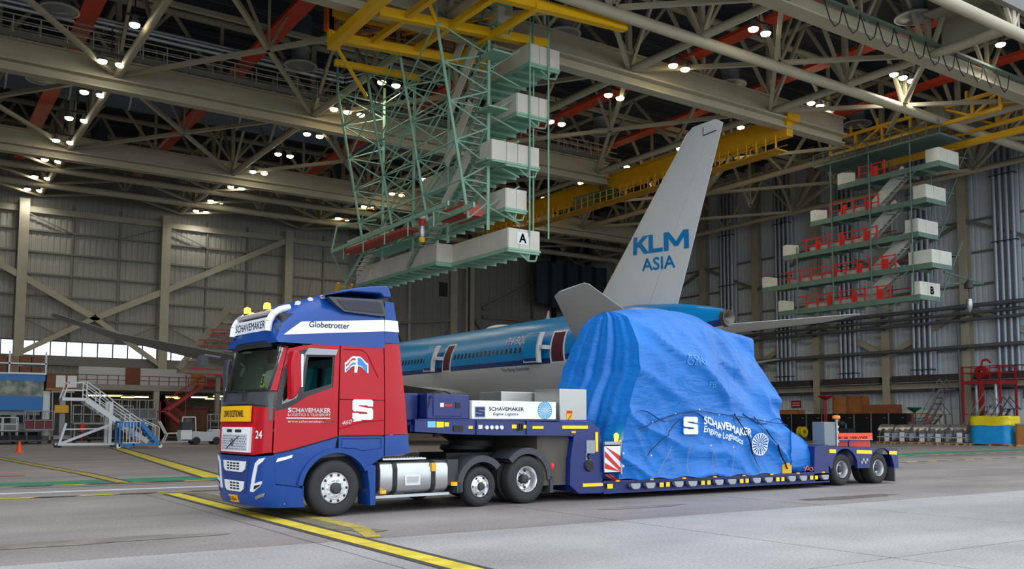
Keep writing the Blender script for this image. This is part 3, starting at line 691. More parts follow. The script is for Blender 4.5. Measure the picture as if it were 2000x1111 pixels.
panel('roof_fairing', [(1.01, 3.17), (1.36, 3.17), (1.2, 3.95), (1.01, 3.95)], fsurf, blue, tr, 0, .04, .15); panel('roof_fairing', [(1.01, 3.95), (1.2, 3.95), (1.36, 3.17), (1.01, 3.17)], fsurf2, blue, tr, 0, .04, .15)
# side louvre, roof spoiler
lv = [(-.17, 3.94), (.95, 3.98), (1.03, 3.68), (.93, 3.66), (.14, 3.69), (-.02, 3.8)]
def lsurf(s, z, off=0): return (s, .09 + .12 * (z - 3.6) - off, z)
L_ = panel('side_louvre', lv, lsurf, plast, tr, .05, .12, .2, label='dark grey air deflector louvre'); panel('louvre_mesh', [(.0, 3.9), (.9, 3.93), (.96, 3.72), (.16, 3.73)], lsurf, mat('louvre_mesh', (44, 47, 56), .7, 0, .4, 120), L_, .06, .01, .3)
sp = MB(); 
for y0, y1 in ((.1, 2.4),):
    sp.prism([(-.2, 3.97), (.1, 4.08), (.45, 4.17), (.8, 4.23), (1.06, 4.26), (1.12, 4.2), (1.17, 4.04), (1.0, 4.03), (.93, 4.1), (.3, 4.08)], 1, y0, y1)
sp.o('roof_spoiler', blue, tr, bevel=.03)
# sun visor, light bar with sign, beacons, antennas, camera pods
def vs(s, z, off=0):
    q = csurf(s, z, off); return (q[0] - .22 * (3.32 - z) / .2, q[1], z)
panel('sun_visor', [(-1.45, 3.12), (-3.05, 3.12), (-3.0, 3.3), (-1.5, 3.3)], lambda s, z, o=0: (csurf(s, z, o)[0] - .1, csurf(s, z, o)[1], z), blue, tr, 0, .05, .2)
panel('visor_glass', [(-1.3, 3.0), (-3.2, 3.0), (-3.1, 3.12), (-1.4, 3.12)], lambda s, z, o=0: (csurf(s, z, o)[0] - .09, csurf(s, z, o)[1], z), trim, tr, 0, .03, .2)
MB().box((-.98, .25, 3.05), (-.7, 2.25, 3.6)).o('roof_front', trim, tr)
tube_w = [(-1.15, 0, 3.28), (-1.13, .02, 3.45), (-1.06, .03, 3.58), (-.92, .05, 3.68), (-.75, .06, 3.73)]
for y in (.45, 2.05):
    b = MB()
    for a, c in zip(tube_w, tube_w[1:]): b.tube((a[0], y, a[2]), (c[0], y, c[2]), .065, 10)
    b.o('light_bar', twhite, tr, smooth=50)
sg = MB().box((-1.15, .5, 3.3), (-1.1, 2.0, 3.53)).o('roof_sign', twhite, tr)
flat2d('roof_sign_lettering', text2d('SCHAVEMAKER', .13, 1.32, .012, .2), lambda x, y: (-1.153, 1.92 - x, 3.35 + y), mat('letter_navy', (22, 40, 92), .5), sg)
MB().tube((-1.05, .5, 3.63), (-1.05, 2.0, 3.63), .05, 8).o('light_bar', mat('pale_bar', (190, 192, 196), .3, .4), tr, smooth=40)
glow = mat('beacon_glow', (255, 150, 20), .3, emit=14)
for y in (.85, 1.75):
    bc = MB().lathe([(.07, 0), (.07, .05), (.055, .06)], (-1.0, y, 3.66), 'z', 12).o('beacon_base', plast, tr)
    MB().lathe([(.06, .05), (.065, .1), (.055, .16), (0, .18)], (-1.0, y, 3.66), 'z', 12).o('beacon_lens', glow, bc, smooth=60)
    li = bpy.data.lights.new('beacon_light', 'POINT'); li.energy = 6; li.color = (1, .5, .06); li.shadow_soft_size = .08
    lo = bpy.data.objects.new('beacon_light', li); COL.objects.link(lo); lo.parent = tr; lo.location = (-1.0, y, 3.9)
for x, y in ((-.62, .5), (-.4, .45), (-.62, 2.0)): MB().tube((x, y, 3.75), (x + .05, y, 4.25), .008, 5).o('antenna', black, tr)
for x in (-.6, -.36, -.12): MB().lathe([(.0, .09), (.05, .07), (.07, 0)], (x, .42, lerp(RT, x) - .06), 'z', 10).o('marker_lamp', mat('clear_lens', (190, 196, 204), .1), tr, smooth=50)
MB().box((-1.08, .22, 3.08), (-.9, .34, 3.4)).o('corner_deflector', plast, tr, bevel=.03); MB().box((-1.08, 2.16, 3.08), (-.9, 2.28, 3.4)).o('corner_deflector', plast, tr, bevel=.03)
# mirrors
def mirror(sg_):
    y = lambda v: v if sg_ > 0 else 2.5 - v
    M = MB().prism([(-1.02, 2.05), (-.93, 2.12), (-.84, 2.3), (-.86, 2.8), (-.92, 2.9), (-1.0, 2.9), (-1.04, 2.7)], 1, y(-.32), y(-.1)).o('mirror', red if sg_ > 0 else plast, tr, bevel=.03)
    MB().box((-.86, y(-.3), 2.28), (-.82, y(-.12), 2.84)).o('mirror_glass', chrome, M); MB().box((-.95, y(-.12), 2.78), (-.88, y(.06), 2.86)).o('mirror_arm', plast, M); MB().box((-.95, y(-.12), 2.2), (-.88, y(.06), 2.26)).o('mirror_arm', plast, M)
mirror(1); mirror(-1)
MB().path([(-1.25, 2.35, 2.9), (-1.5, 2.55, 2.95)], .03, 6).box((-1.58, 2.5, 2.75), (-1.44, 2.72, 2.95)).o('kerb_mirror', plast, tr)
# lettering on the near side
def side(s0, z0, off=.008): return lambda x, y: csurf(s0 + x, z0 + y, off)
lw = mat('letter_white', (238, 240, 242), .4)
flat2d('door_lettering', text2d('SCHAVEMAKER', .075, .8, .03), side(-.93, 1.845), lw, tr)
flat2d('door_lettering', text2d('LOGISTICS & TRANSPORT', .045, .8, .016), side(-.93, 1.78), lw, tr)
flat2d('door_lettering', text2d('www.schavemaker.com', .042, .8, .016), side(-.93, 1.665), lw, tr)
cp('door_rule', [(-.95, 1.735), (-.13, 1.735), (-.13, 1.75), (-.95, 1.75)], lw, .006, .004, step=.5)
flat2d('power_lettering', text2d('460', .075, .2, .014, .25), lambda x, y: csurf(.1 + x, 1.62 + y + x * .16, .008), lw, tr); cp('power_rule', [(.32, 1.68), (.5, 1.705), (.5, 1.735), (.34, 1.71)], lw, .008, .004, step=1)
flat2d('fleet_number', text2d('24', .13, .19, .02), lambda x, y: csurf(-1.47 + x, 1.39 + y, .01), lw, tr)
SL = [(0, .1), (0, 0), (0, 0)]
S_OUT = [(.03, .37), (.40, .37), (.43, .34), (.43, .245), (.33, .245), (.305, .265), (.135, .265), (.12, .25), (.33, .215), (.40, .215), (.43, .185), (.43, .03), (.40, 0), (.03, 0), (0, .03), (0, .125), (.12, .125), (.14, .105), (.3, .105), (.315, .12), (.29, .14), (.1, .155), (.03, .155), (0, .185), (0, .34)]
def s_logo(nm, fn, m, parent, k=1):
    vs_, fs_, be_ = patch2d([(x * k, y * k) for x, y in S_OUT], step=.15 * k); return flat2d(nm, (vs_, fs_), fn, m, parent)
s_logo('logo_mark', side(.31, 1.72), lw, tr)
# crossed flags
fl = MB().add([csurf(.38, 2.58, .008), csurf(.41, 2.58, .008), csurf(.45, 2.85, .008), csurf(.42, 2.86, .008)], [(0, 1, 2, 3)]).add([csurf(.35, 2.58, .009), csurf(.38, 2.58, .009), csurf(.40, 2.86, .009), csurf(.37, 2.85, .009)], [(0, 1, 2, 3)]).o('flag_emblem', lw, tr)
fm = {'r': mat('flag_red', (190, 40, 50), .5), 'w': lw, 'b': mat('flag_blue', (60, 130, 200), .5), 'n': mat('flag_navy', (46, 90, 160), .5)}
def fstrip(x0, x1, za, zb, m, dirn):
    b = MB(); n = 8; r0, r1 = [], []
    for i in range(n + 1):
        t = i / n; x = x0 + (x1 - x0) * t; dz = -.09 * t + .03 * math.sin(t * 5)
        r0.append(csurf(x, za + dz, .012)); r1.append(csurf(x, zb + dz, .012))
    b.add(r0 + r1, [(i, i + 1, n + 2 + i, n + 1 + i) if dirn > 0 else (i + 1, i, n + 1 + i, n + 2 + i) for i in range(n)]); return b.o('flag_stripe', m, fl)
def fback(x0, x1):
    b = MB(); n = 8; r0, r1 = [], []
    for i in range(n + 1):
        t = i / n; x = x0 + (x1 - x0) * t; dz = -.09 * t + .03 * math.sin(t * 5); r0.append(csurf(x, 2.695 + dz, .0095)); r1.append(csurf(x, 2.875 + dz, .0095))
    b.add(r0 + r1, [(i, i + 1, n + 2 + i, n + 1 + i) if x1 > x0 else (i + 1, i, n + 1 + i, n + 2 + i) for i in range(n)]); b.o('flag_border', lw, fl)
fback(.4, .145); fback(.4, .645)
for i, c in enumerate('bwr'): fstrip(.38, .17, 2.72 + i * .04, 2.76 + i * .04, fm[c], -1)
fstrip(.42, .62, 2.71, 2.85, fm['b'], 1)
# fuel tank with straps and deck
tk = MB(); rr = []
prof = [(.16, .34), (.06, .4), (.03, .5), (.03, .8), (.07, .9), (.16, .94), (.6, .94), (.68, .88), (.68, .42), (.6, .34)]
tk.prism([(y, z) for y, z in prof], 0, .93, 2.46); T_ = tk.o('fuel_tank', tank, tr, bevel=.02)
for x in (1.2, 2.06): MB().prism([(y + (.012 if y > .3 else -.015), z + (.012 if z > .6 else -.012)) for y, z in prof], 0, x, x + .09).o('tank_strap', black, T_)
MB().box((2.05, .0, .74), (2.15, .05, .9)).o('strap_mark', yellow, T_)
MB().box((1.45, .0, .48), (1.8, .05, .68)).o('tank_step', alu, T_, bevel=.01); MB().box((1.5, -.004, .54), (1.75, .01, .65)).o('step_recess', tank, T_)
MB().box((.85, .05, .27), (2.5, .3, .32)).o('side_rail', zinc, tr)
dk = MB().box((1.02, .1, .97), (1.98, .8, 1.0)).o('deck_plate', alu, tr)
for k in range(14): MB().bar((1.06 + k * .065, .14, 1.005), (1.1 + k * .065, .76, 1.005), .02, .012).o('deck_rib', zinc, dk)
MB().box((.93, -.02, .36), (1.03, .04, .42)).o('side_marker', amber, tr); MB().box((2.54, -.02, .44), (2.64, .05, .51)).o('side_marker', amber, tr)
# chassis frame
for y in (.82, 1.55): MB().box((.9, y, .62), (5.2, y + .12, .92)).o('chassis_rail', mat('chassis_grey', (46, 48, 52), .6), tr)
MB().box((2.45, .05, .45), (2.7, .5, .95)).o('battery_box', darkg, tr); MB().box((1.0, 1.9, .35), (2.6, 2.45, .9)).o('far_tank', tank, tr, bevel=.05)
MB().box((1.1, .5, .86), (5.0, 2.0, .93)).o('frame_deck', darkg, tr)
# rear fenders
def fender(c, r_, a0, a1, y0, y1):
    b = MB(); aa = [R(a0 + (a1 - a0) * i / 14) for i in range(15)]
    for p, q in zip(aa, aa[1:]):
        v = [(c[0] + rr_ * math.cos(a), yy, c[1] + rr_ * math.sin(a)) for a in (p, q) for rr_, yy in ((r_, y0), (r_, y1), (r_ - .13, y0), (r_ - .04, y1))]
        b.add(v, [(0, 1, 5, 4), (0, 4, 6, 2), (2, 6, 7, 3)])
    b.o('fender', plast, tr, smooth=35)
for y0, y1 in ((-.02, .62), (2.52, 1.88)):
    fender((3.26, .4), .62, 190, 42, y0, y1); fender((4.44, .48), .68, 138, 0, y0, y1)
    MB().box((2.66, min(y0, y1), .3), (2.74, max(y0, y1), .5)).o('mudflap', plast, tr)
    MB().prism([(5.06, .55), (5.14, .55), (5.14, .2), (5.06, .2)], 1, y0, y1).o('mudflap', plast, tr)
MB().lathe([(0, -.03), (.07, -.03), (.08, 0)], (5.16, .06, .76), 'x', 12).o('tail_lamp', mat('tail_red', (220, 20, 24), .3, emit=1.5), tr)
# fifth wheel
MB().lathe([(0, 1.2), (.5, 1.2), (.52, 1.12), (.3, 1.0), (.3, .92)], (3.7, 1.25, 0), 'z', 20).o('fifth_wheel', black, tr, smooth=40)
MB().box((2.9, .75, .93), (4.3, 1.75, 1.05)).o('coupling_plate', black, tr)
# wheels
def wheel(name, R0, kind, parent, loc, wd=.31, flip=False):
    """axis along local y, outer face at y=0 looking to -y"""
    W = bpy.data.objects.new(name, None); COL.objects.link(W); W.parent = parent; W.location = loc; W.empty_display_size = .1
    if flip: W.rotation_euler = (0, 0, PI)
    rr_ = R0 * .555
    MB().lathe([(rr_, .03), (rr_ + .02, .005), (R0 * .76, -.012), (R0 * .9, .0), (R0 * .975, .03), (R0, .07), (R0, wd - .07), (R0 * .97, wd - .02), (rr_, wd)], (0, 0, 0), 'y', 44).o('tyre', rubber, W, smooth=35)
    if kind == 'front':
        MB().lathe([(rr_, .02), (rr_ - .015, .0), (rr_ - .03, .02), (R0 * .42, .02), (R0 * .4, .0), (R0 * .2, -.005), (R0 * .19, .01)], (0, 0, 0), 'y', 40).o('rim', alu, W, smooth=30)
        MB().lathe([(R0 * .2, .0), (R0 * .2, -.05), (R0 * .15, -.075), (0, -.08)], (0, 0, 0), 'y', 24).o('hub_cap', darkg, W, smooth=40)
        n0, n1, rn, rh = 10, 10, .28, .47
        z_n = -.03
    elif kind == 'small':
        MB().lathe([(rr_, .02), (rr_ - .015, .0), (R0 * .48, .03), (R0 * .4, .02), (R0 * .22, -.01), (R0 * .2, .0)], (0, 0, 0), 'y', 40).o('rim', alu, W, smooth=30)
        MB().lathe([(R0 * .2, .0), (R0 * .18, -.05), (0, -.06)], (0, 0, 0), 'y', 24).o('hub_cap', darkg, W, smooth=40)
        n0, n1, rn, rh = 6, 6, .31, .46; z_n = -.03
    else:                                             # deep dish
        MB().lathe([(rr_, .02), (rr_ - .015, -.005), (rr_ - .03, .02), (rr_ - .06, .12), (R0 * .42, .15), (R0 * .38, .16), (R0 * .2, .17)], (0, 0, 0), 'y', 40).o('rim', alu if kind == 'deep' else mat('silver_rim', (196, 198, 202), .35, .6), W, smooth=30)
        MB().lathe([(R0 * .2, .18), (R0 * .19, .06), (R0 * .12, .04), (0, .04)], (0, 0, 0), 'y', 24).o('hub_cap', darkg, W, smooth=40)
        n0, n1, rn, rh = 10, 5, .27, .36; z_n = .13
    if kind in ('front', 'small', 'deep', 'trailer'):
        b0 = MB().tube((0, 0, 0), (0, -.035, 0), .024, 6).o('wheel_nut', chrome, W); b0.location = (R0 * rn, z_n + .03, 0)
        for i in range(1, n0): inst(b0, W, (R0 * rn * math.cos(2 * PI * i / n0), z_n + .03, R0 * rn * math.sin(2 * PI * i / n0)))
        h0 = MB().tube((0, .01, 0), (0, -.004, 0), .024, 8).o('rim_hole', black, W); yy = .02 if kind != 'deep' and kind != 'trailer' else .148; h0.location = (R0 * rh, yy - .004, 0)
        for i in range(1, n1): inst(h0, W, (R0 * rh * math.cos(2 * PI * i / n1), yy - .004, R0 * rh * math.sin(2 * PI * i / n1)))
    return W
def wcopy(W, loc, flip):
    o = W.copy(); COL.objects.link(o); o.location = loc; o.rotation_euler = (0, 0, PI if flip else 0)
    for ch in list(W.children): c = ch.copy(); COL.objects.link(c); c.parent = o
    return o
w1 = wheel('wheel', .505, 'front', tr, (0, .02, .5)); wcopy(w1, (0, 2.48, .5), True)
w2 = wheel('wheel', .4, 'small', tr, (3.24, .02, .4), .27); wcopy(w2, (3.24, 2.48, .4), True)
w3 = wheel('wheel', .5, 'deep', tr, (4.44, .0, .5), .3); wcopy(w3, (4.44, 2.5, .5), True)
for x, r_ in ((4.44, .5), ):
    for y in (.34, 1.86): MB().lathe([(.3, 0), (.42, .0), (r_, .05), (r_, .25), (.42, .3), (.3, .3)], (x, y, r_), 'y', 36).o('inner_tyre', rubber, tr, smooth=35)
for x, z in ((0, .5), (3.24, .4), (4.44, .5)): MB().tube((x, .3, z), (x, 2.2, z), .1, 10).o('axle', black, tr)
# ================================================================= LOW LOADER TRAILER
Y0 = 15.68
tl = thing('low_loader_trailer', 'dark blue low loader semi-trailer with yellow reflectors and two rear axles', 'trailer', (0, Y0, 0))
nb = mat('trailer_blue', (10, 34, 104), .4, 0, .12, 1.5, coat=.2); nbd = nb
refl = mat('reflector_yellow', (248, 214, 20), .4); sst = mat('stainless_box', (176, 176, 172), .32, .75, .05, 2)
TW = 2.55
# gooseneck frame
for y in (0, TW - .16):
    MB().prism([(8.35, 1.5), (8.35, 1.74), (12.72, 1.68), (12.92, 1.56), (12.6, 1.3), (12.1, 1.4), (10.2, 1.42), (9.2, 1.45)], 1, y, y + .16).o('gooseneck_beam', nb, tl)
    MB().box((8.4, y - .02, 1.72), (12.75, y + .18, 1.745)).o('gooseneck_flange', nb, tl)
MB().box((8.3, .1, 1.5), (12.6, TW - .1, 1.62)).o('gooseneck_deck', nbd, tl)
MB().lathe([(0, 1.5), (.75, 1.5), (.72, 1.42), (.5, 1.3), (.48, 1.18), (0, 1.18)], (10.35, 1.2, 0), 'z', 24).o('turntable', black, tl, smooth=40)
MB().prism([(8.62, 1.74), (8.62, 2.24), (9.58, 2.23), (9.58, 1.74)], 1, .02, .9).o('power_pack', nb, tl, bevel=.02)
MB().prism([(7.75, 1.7), (7.75, 2.25), (8.6, 2.25), (8.6, 1.7)], 1, .35, 2.2).o('winch_housing', nbd, tl, bevel=.02)
pp = MB().box((8.75, 0.0, 1.8), (9.4, .03, 2.18)).o('cabinet_door', nb, tl, bevel=.008)
MB().box((8.9, -.012, 1.98), (8.98, .0, 2.06)).o('info_sticker', white, pp); MB().box((9.0, -.012, 1.99), (9.17, .0, 2.04)).o('warning_sticker', redm, pp); MB().box((9.25, -.012, 1.96), (9.36, 0, 2.07)).o('control_socket', black, pp)
MB().path([(8.62, -.02, 1.95), (8.66, -.03, 2.15), (8.8, .05, 2.26), (9.1, .2, 2.3), (9.3, .3, 2.26)], .015, 6).o('hose', black, tl)
for k in range(5): MB().path([(7.9 + k * .1, .5 + .2 * k, 2.25), (7.8 + k * .14, .5 + .2 * k, 2.4), (7.55, .5 + .2 * k, 2.2)], .018, 6).o('hose', [yellow, black, redm, white, black][k], tl)
bx = MB().box((9.62, -.03, 1.75), (11.72, .55, 2.12)).o('storage_box', twhite, tl, bevel=.01, label='long white box with company lettering')
def ts_(x0, z0, off=-.036): return lambda x, y: (x0 + x, off, z0 + y)
navy = mat('letter_navy', (22, 40, 92), .5); cyan = mat('fan_cyan', (40, 150, 196), .5)
s_logo('box_logo', ts_(9.7, 1.8), navy, bx, .5)
MB().box((9.68, -.0345, 1.78), (9.93, -.031, 2.0)).o('logo_ground', mat('logo_grey', (120, 132, 156), .5), bx)
flat2d('box_lettering', text2d('SCHAVEMAKER', .075, .86, .012), ts_(10.02, 1.92), navy, bx); flat2d('box_lettering', text2d('Engine Logistics', .055, .62, .003, .25), ts_(10.12, 1.83), mat('letter_slate', (60, 76, 96), .5), bx)
def fan(nm, fn, m, parent, r_, n=22):
    b = MB()
    for i in range(n):
        a = 2 * PI * i / n; q = []
        for rr_, da in ((.22, 0), (.55, .12), (.95, .05), (.98, .22), (.6, .26), (.25, .16)): q.append(fn(r_ * rr_ * math.cos(a + da), r_ * rr_ * math.sin(a + da)))
        b.add(q, [(0, 1, 2, 3, 4, 5)])
    for i in range(24):
        a, c = 2 * PI * i / 24, 2 * PI * (i + 1) / 24
        for r0, r1 in ((.97, 1.04), (.08, .15)): b.add([fn(r_ * k * math.cos(t), r_ * k * math.sin(t)) for t, k in ((a, r0), (a, r1), (c, r1), (c, r0))], [(0, 1, 2, 3)])
    return b.o(nm, m, parent)
fan('fan_emblem', ts_(11.42, 1.94), cyan, bx, .18)
MB().box((11.84, 0, 1.7), (12.58, .95, 2.41)).o('steel_cabinet', sst, tl, bevel=.015, label='tall stainless steel cabinet')
wl_ = MB().box((12.02, -.006, 1.72), (12.18, .0, 1.95)).o('warning_label', yellow, tl); MB().box((12.03, -.01, 1.88), (12.17, -.005, 1.94)).o('label_band', redm, wl_); MB().bar((12.05, -.009, 1.74), (12.15, -.009, 1.86), .02, .006).o('label_mark', black, wl_)
MB().box((11.0, 1.0, 1.7), (11.9, 1.9, 2.36)).o('steel_cabinet', sst, tl, bevel=.015); MB().box((11.5, .7, 1.7), (12.1, .95, 2.12)).o('steel_cabinet', sst, tl, bevel=.015)
# gooseneck side fittings
for x0, x1, z0, z1, m in ((9.0, 9.1, 1.6, 1.68, refl), (8.82, 8.98, 1.58, 1.69, refl), (8.62, 8.8, 1.58, 1.7, mat('sticker_blue', (120, 190, 220), .5)), (9.55, 9.65, 1.55, 1.61, refl), (10.6, 10.72, 1.56, 1.64, refl), (10.85, 11.0, 1.56, 1.63, refl), (11.12, 11.4, 1.55, 1.61, refl), (11.9, 12.6, 1.55, 1.62, refl), (9.78, 9.88, 1.55, 1.63, white)):
    MB().box((x0, -.012, z0), (x1, .0, z1)).o('reflector_strip', m, tl)
for k in range(4):
    c = MB().tube((9.98 + k * .12, 0, 1.58), (9.98 + k * .12, -.03, 1.58), .042, 12).o('pressure_gauge', white, tl)
for x in (10.72, 10.78, 10.84): MB().box((x, -.03, 1.52), (x + .035, 0, 1.66)).o('valve_lever', black, tl)
MB().box((9.2, -.02, 1.5), (9.42, 0, 1.62)).o('air_coupling', black, tl); MB().box((12.15, -.04, 1.46), (12.24, 0, 1.5)).o('side_marker', amber, tl)
for x in (9.75, 10.98): MB().box((x - .02, -.03, 1.44), (x + .02, .02, 1.73)).o('stiffener', nb, tl)
# dark throat behind the tractor
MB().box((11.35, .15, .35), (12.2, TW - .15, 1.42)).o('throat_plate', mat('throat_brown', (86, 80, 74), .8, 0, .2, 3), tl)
MB().prism([(12.12, .9), (12.22, 1.42), (12.62, 1.5), (12.92, 1.56), (12.98, 1.3), (13.02, .14), (12.35, .16), (12.1, .35)], 1, -.01, .2).o('neck_plate', nb, tl)
MB().prism([(12.12, .9), (12.22, 1.42), (12.62, 1.5), (12.92, 1.56), (12.98, 1.3), (13.02, .14), (12.35, .16), (12.1, .35)], 1, TW - .2, TW + .01).o('neck_plate', nb, tl)
MB().box((12.2, .2, .2), (12.95, TW - .2, 1.5)).o('neck_core', nbd, tl)
MB().lathe([(0, -.05), (.11, -.05), (.13, -.01)], (12.62, -.01, .75), 'y', 16).o('pivot_pin', black, tl); MB().box((12.55, -.03, 1.02), (12.78, .0, 1.3)).o('perforated_cover', mat('cover_grey', (150, 156, 166), .5, 0, .4, 60), tl)
MB().box((12.8, -.03, 1.05), (12.87, -.005, 1.48)).o('reflector_strip', refl, tl); MB().box((12.45, -.03, .3), (13.0, -.005, .37)).o('reflector_strip', refl, tl)
flat2d('maker_letter', text2d('K', .14, .13, .03), ts_(12.54, .88, -.02), white, tl)
# warning board
wbd = MB().box((13.0, -.1, .6), (13.45, -.07, 1.2)).o('warning_board', white, tl, label='red and white striped warning board'); MB().box((13.0, -.1, 1.17), (13.47, -.06, 1.27)).o('board_header', steel, wbd)
for k in range(3):
    pts = [(13.0, .6 + .08 + k * .26), (13.0, .6 + .21 + k * .26), (13.45, .6 - .17 + k * .26), (13.45, .6 - .3 + k * .26)]
    pl = [(x, min(1.17, max(.6, z))) for x, z in pts]
    MB().add([(x, -.1035, z) for x, z in pl], [(0, 3, 2, 1)]).o('red_stripe', redm, wbd)
MB().bar((13.48, -.08, .55), (13.48, -.08, 1.3), .04).o('board_post', steel, wbd)
for z in (.72, 1.0): MB().lathe([(0, 0), (.035, .02), (.03, .06), (0, .08)], (13.5, -.08, z), 'x', 10).o('clear_lamp', twhite, wbd, smooth=50)
MB().lathe([(.04, 0), (.045, .06), (.05, .07), (.05, .15), (0, .18)], (13.4, -.02, 1.28), 'z', 12).o('beacon', glow, tl, smooth=50)
li = bpy.data.lights.new('beacon_light', 'POINT'); li.energy = .5; li.color = (1, .5, .06); lo = bpy.data.objects.new('beacon_light', li); COL.objects.link(lo); lo.parent = tl; lo.location = (13.4, -.02, 1.52)
for k in range(5): MB().path([(13.0 + k * .06, -.05, .55), (13.1 + k * .05, -.1, .48), (13.3 + k * .04, -.06, .42)], .015, 5).o('air_hose', redm if k % 2 else black, tl)
# low bed
for y in (0, TW - .22): MB().box((13.0, y, .13), (20.85, y + .22, .4)).o('bed_beam', nb, tl)
MB().box((13.0, -.06, .13), (20.8, .0, .17)).o('bed_lip', nbd, tl); MB().box((13.0, -.05, .37), (20.8, .03, .41)).o('bed_lip', nb, tl)
MB().box((13.0, .1, .22), (20.85, TW - .1, .36)).o('bed_floor', nbd, tl)
bk0 = None; xk = [13.62, 13.75]
for k in range(16):
    x = 13.75 + k * .445
    if k % 3 != 2:
        if bk0 is None: bk0 = MB().prism([(0, .33), (.28, .33), (.28, .26), (.23, .2), (.06, .2), (0, .26)], 1, -.12, -.01).o('lashing_pocket', steel, tl, bevel=.01); bk0.location = (x, 0, 0)
        else: inst(bk0, tl, (x, 0, 0))
    else: MB().box((x + .02, -.07, .22), (x + .14, -.055, .32)).o('reflector_strip', refl, tl); MB().box((x + .22, -.07, .22), (x + .33, -.055, .32)).o('reflector_strip', refl, tl)
for k in range(8): MB().box((13.35 + k * 1.02, -.09, .385), (13.43 + k * 1.02, -.05, .415)).o('side_marker', amber, tl)
MB().box((13.1, -.07, .24), (13.25, -.05, .34)).o('reflector_strip', refl, tl)
# rear upsweep and bogie
MB().prism([(20.25, .4), (20.3, 1.08), (20.86, 1.12), (20.86, .13), (20.3, .13)], 1, 0, TW).o('upsweep_block', nb, tl)
AX4, AX5, RW = 21.6, 23.25, .435
arch = lambda cx: [(cx + .56 * math.cos(R(a)), .45 + .56 * math.sin(R(a))) for a in range(172, 7, -11)]
side_out = [(20.88, 1.08), (24.02, .98), (24.05, .42), (23.86, .42)] + arch(AX5)[::-1] + [(22.72, .46), (22.14, .46)] + arch(AX4)[::-1] + [(20.98, .46), (20.88, .6)]
for y in (.02, TW - .1):
    vs2, fs2, be2 = patch2d(side_out, step=.3); n2 = len(vs2)
    b = MB(); b.add([(x, y, z) for x, z in vs2] + [(x, y + .08, z) for x, z in vs2], fs2 + [tuple(i + n2 for i in f[::-1]) for f in fs2] + [(b_, a_, a_ + n2, b_ + n2) for a_, b_ in be2]); b.o('bogie_side', nb, tl, fix=True)
MB().add([(20.86, .02, 1.09), (24.03, .02, .99), (24.03, TW, .99), (20.86, TW, 1.09)], [(0, 1, 2, 3)]).o('bogie_deck', nb, tl); MB().box((20.9, .45, .5), (23.95, TW - .45, .98)).o('bogie_core', nbd, tl)
for x0, x1 in ((20.92, 21.2), (22.1, 22.8), (23.6, 23.98)): MB().add([(x0, .012, 1.0 - (x0 - 20.9) * .03 - .1), (x1, .012, 1.0 - (x1 - 20.9) * .03 - .1), (x1, .012, 1.0 - (x1 - 20.9) * .03), (x0, .012, 1.0 - (x0 - 20.9) * .03)], [(0, 1, 2, 3)]).o('reflector_strip', refl, tl)
for k in range(4): MB().tube((22.32 + .08 * k, .0, .62 + .07 * (k % 2)), (22.32 + .08 * k, .03, .62 + .07 * (k % 2)), .045, 8).o('air_valve', steel, tl)
MB().box((23.95, .05, .42), (24.08, TW - .05, .8)).o('tail_beam', nb, tl); MB().box((23.8, -.0, .05), (23.84, .45, .45)).o('mudflap', plast, tl)
w4 = wheel('wheel', RW, 'trailer', tl, (AX4, .12, RW), .3); 
for x, y, f in ((AX5, .12, 0), (AX4, TW - .12, 1), (AX5, TW - .12, 1)): wcopy(w4, (x, y, RW), bool(f))
for x in (AX4, AX5):
    MB().tube((x, .3, RW), (x, TW - .3, RW), .09, 8).o('axle', black, tl)
    for y in (.46, TW - .76): MB().lathe([(.25, 0), (.36, 0), (RW, .05), (RW, .25), (.36, .3), (.25, .3)], (x, y, RW), 'y', 30).o('inner_tyre', rubber, tl, smooth=35)
# rear cabinet, beacon, folded board
MB().box((20.85, .1, 1.08), (21.32, .5, 1.73)).o('control_cabinet', mat('cabinet_grey', (120, 128, 134), .5, .2), tl, bevel=.01)
MB().bar((21.36, .1, 1.05), (21.36, .1, 1.8), .05).o('lamp_post', steel, tl); MB().lathe([(.06, 0), (.11, .03), (.1, .1), (0, .12)], (21.36, .1, 1.8), 'z', 12).o('beacon', mat('beacon_idle', (226, 130, 50), .4), tl, smooth=50)
for z in (1.2, 1.45, 1.6): MB().lathe([(0, 0), (.04, .02), (0, .07)], (21.4, .1, z), 'x', 10).o('clear_lamp', twhite, tl, smooth=50)
ob = MB().box((21.45, .55, 1.25), (23.62, .6, 1.42)).o('folding_board', mat('board_orange', (246, 70, 24), .45), tl, label='orange folding board with black lettering')
flat2d('board_lettering', text2d('ONDERLIJK VERVOER', .12, 1.9, .02), lambda x, y: (21.5 + x, .546, 1.2 + max(y, .055)), black, ob); MB().box((21.45, .62, 1.02), (23.6, .66, 1.22)).o('lower_board', mat('board_red', (206, 52, 36), .5), ob); MB().box((21.45, .54, 1.225), (23.62, .62, 1.25)).o('board_edge', steel, ob)
MB().bar((22.3, .4, 1.0), (22.3, .4, 1.24), .04).bar((21.6, .4, 1.22), (22.8, .4, 1.22), .04).o('board_bracket', nb, tl)
# lashing chain at the rear of the bed
for k in range(5): MB().lathe([(.05, -.02), (.07, 0), (.05, .02), (.035, 0), (.05, -.02)], (20.2 - k * .1, .05 + .04 * k, .48 + .03 * (k % 2)), 'xyz'[k % 2], 10).o('chain_link', mat('chain_pink', (190, 110, 110), .5), tl)

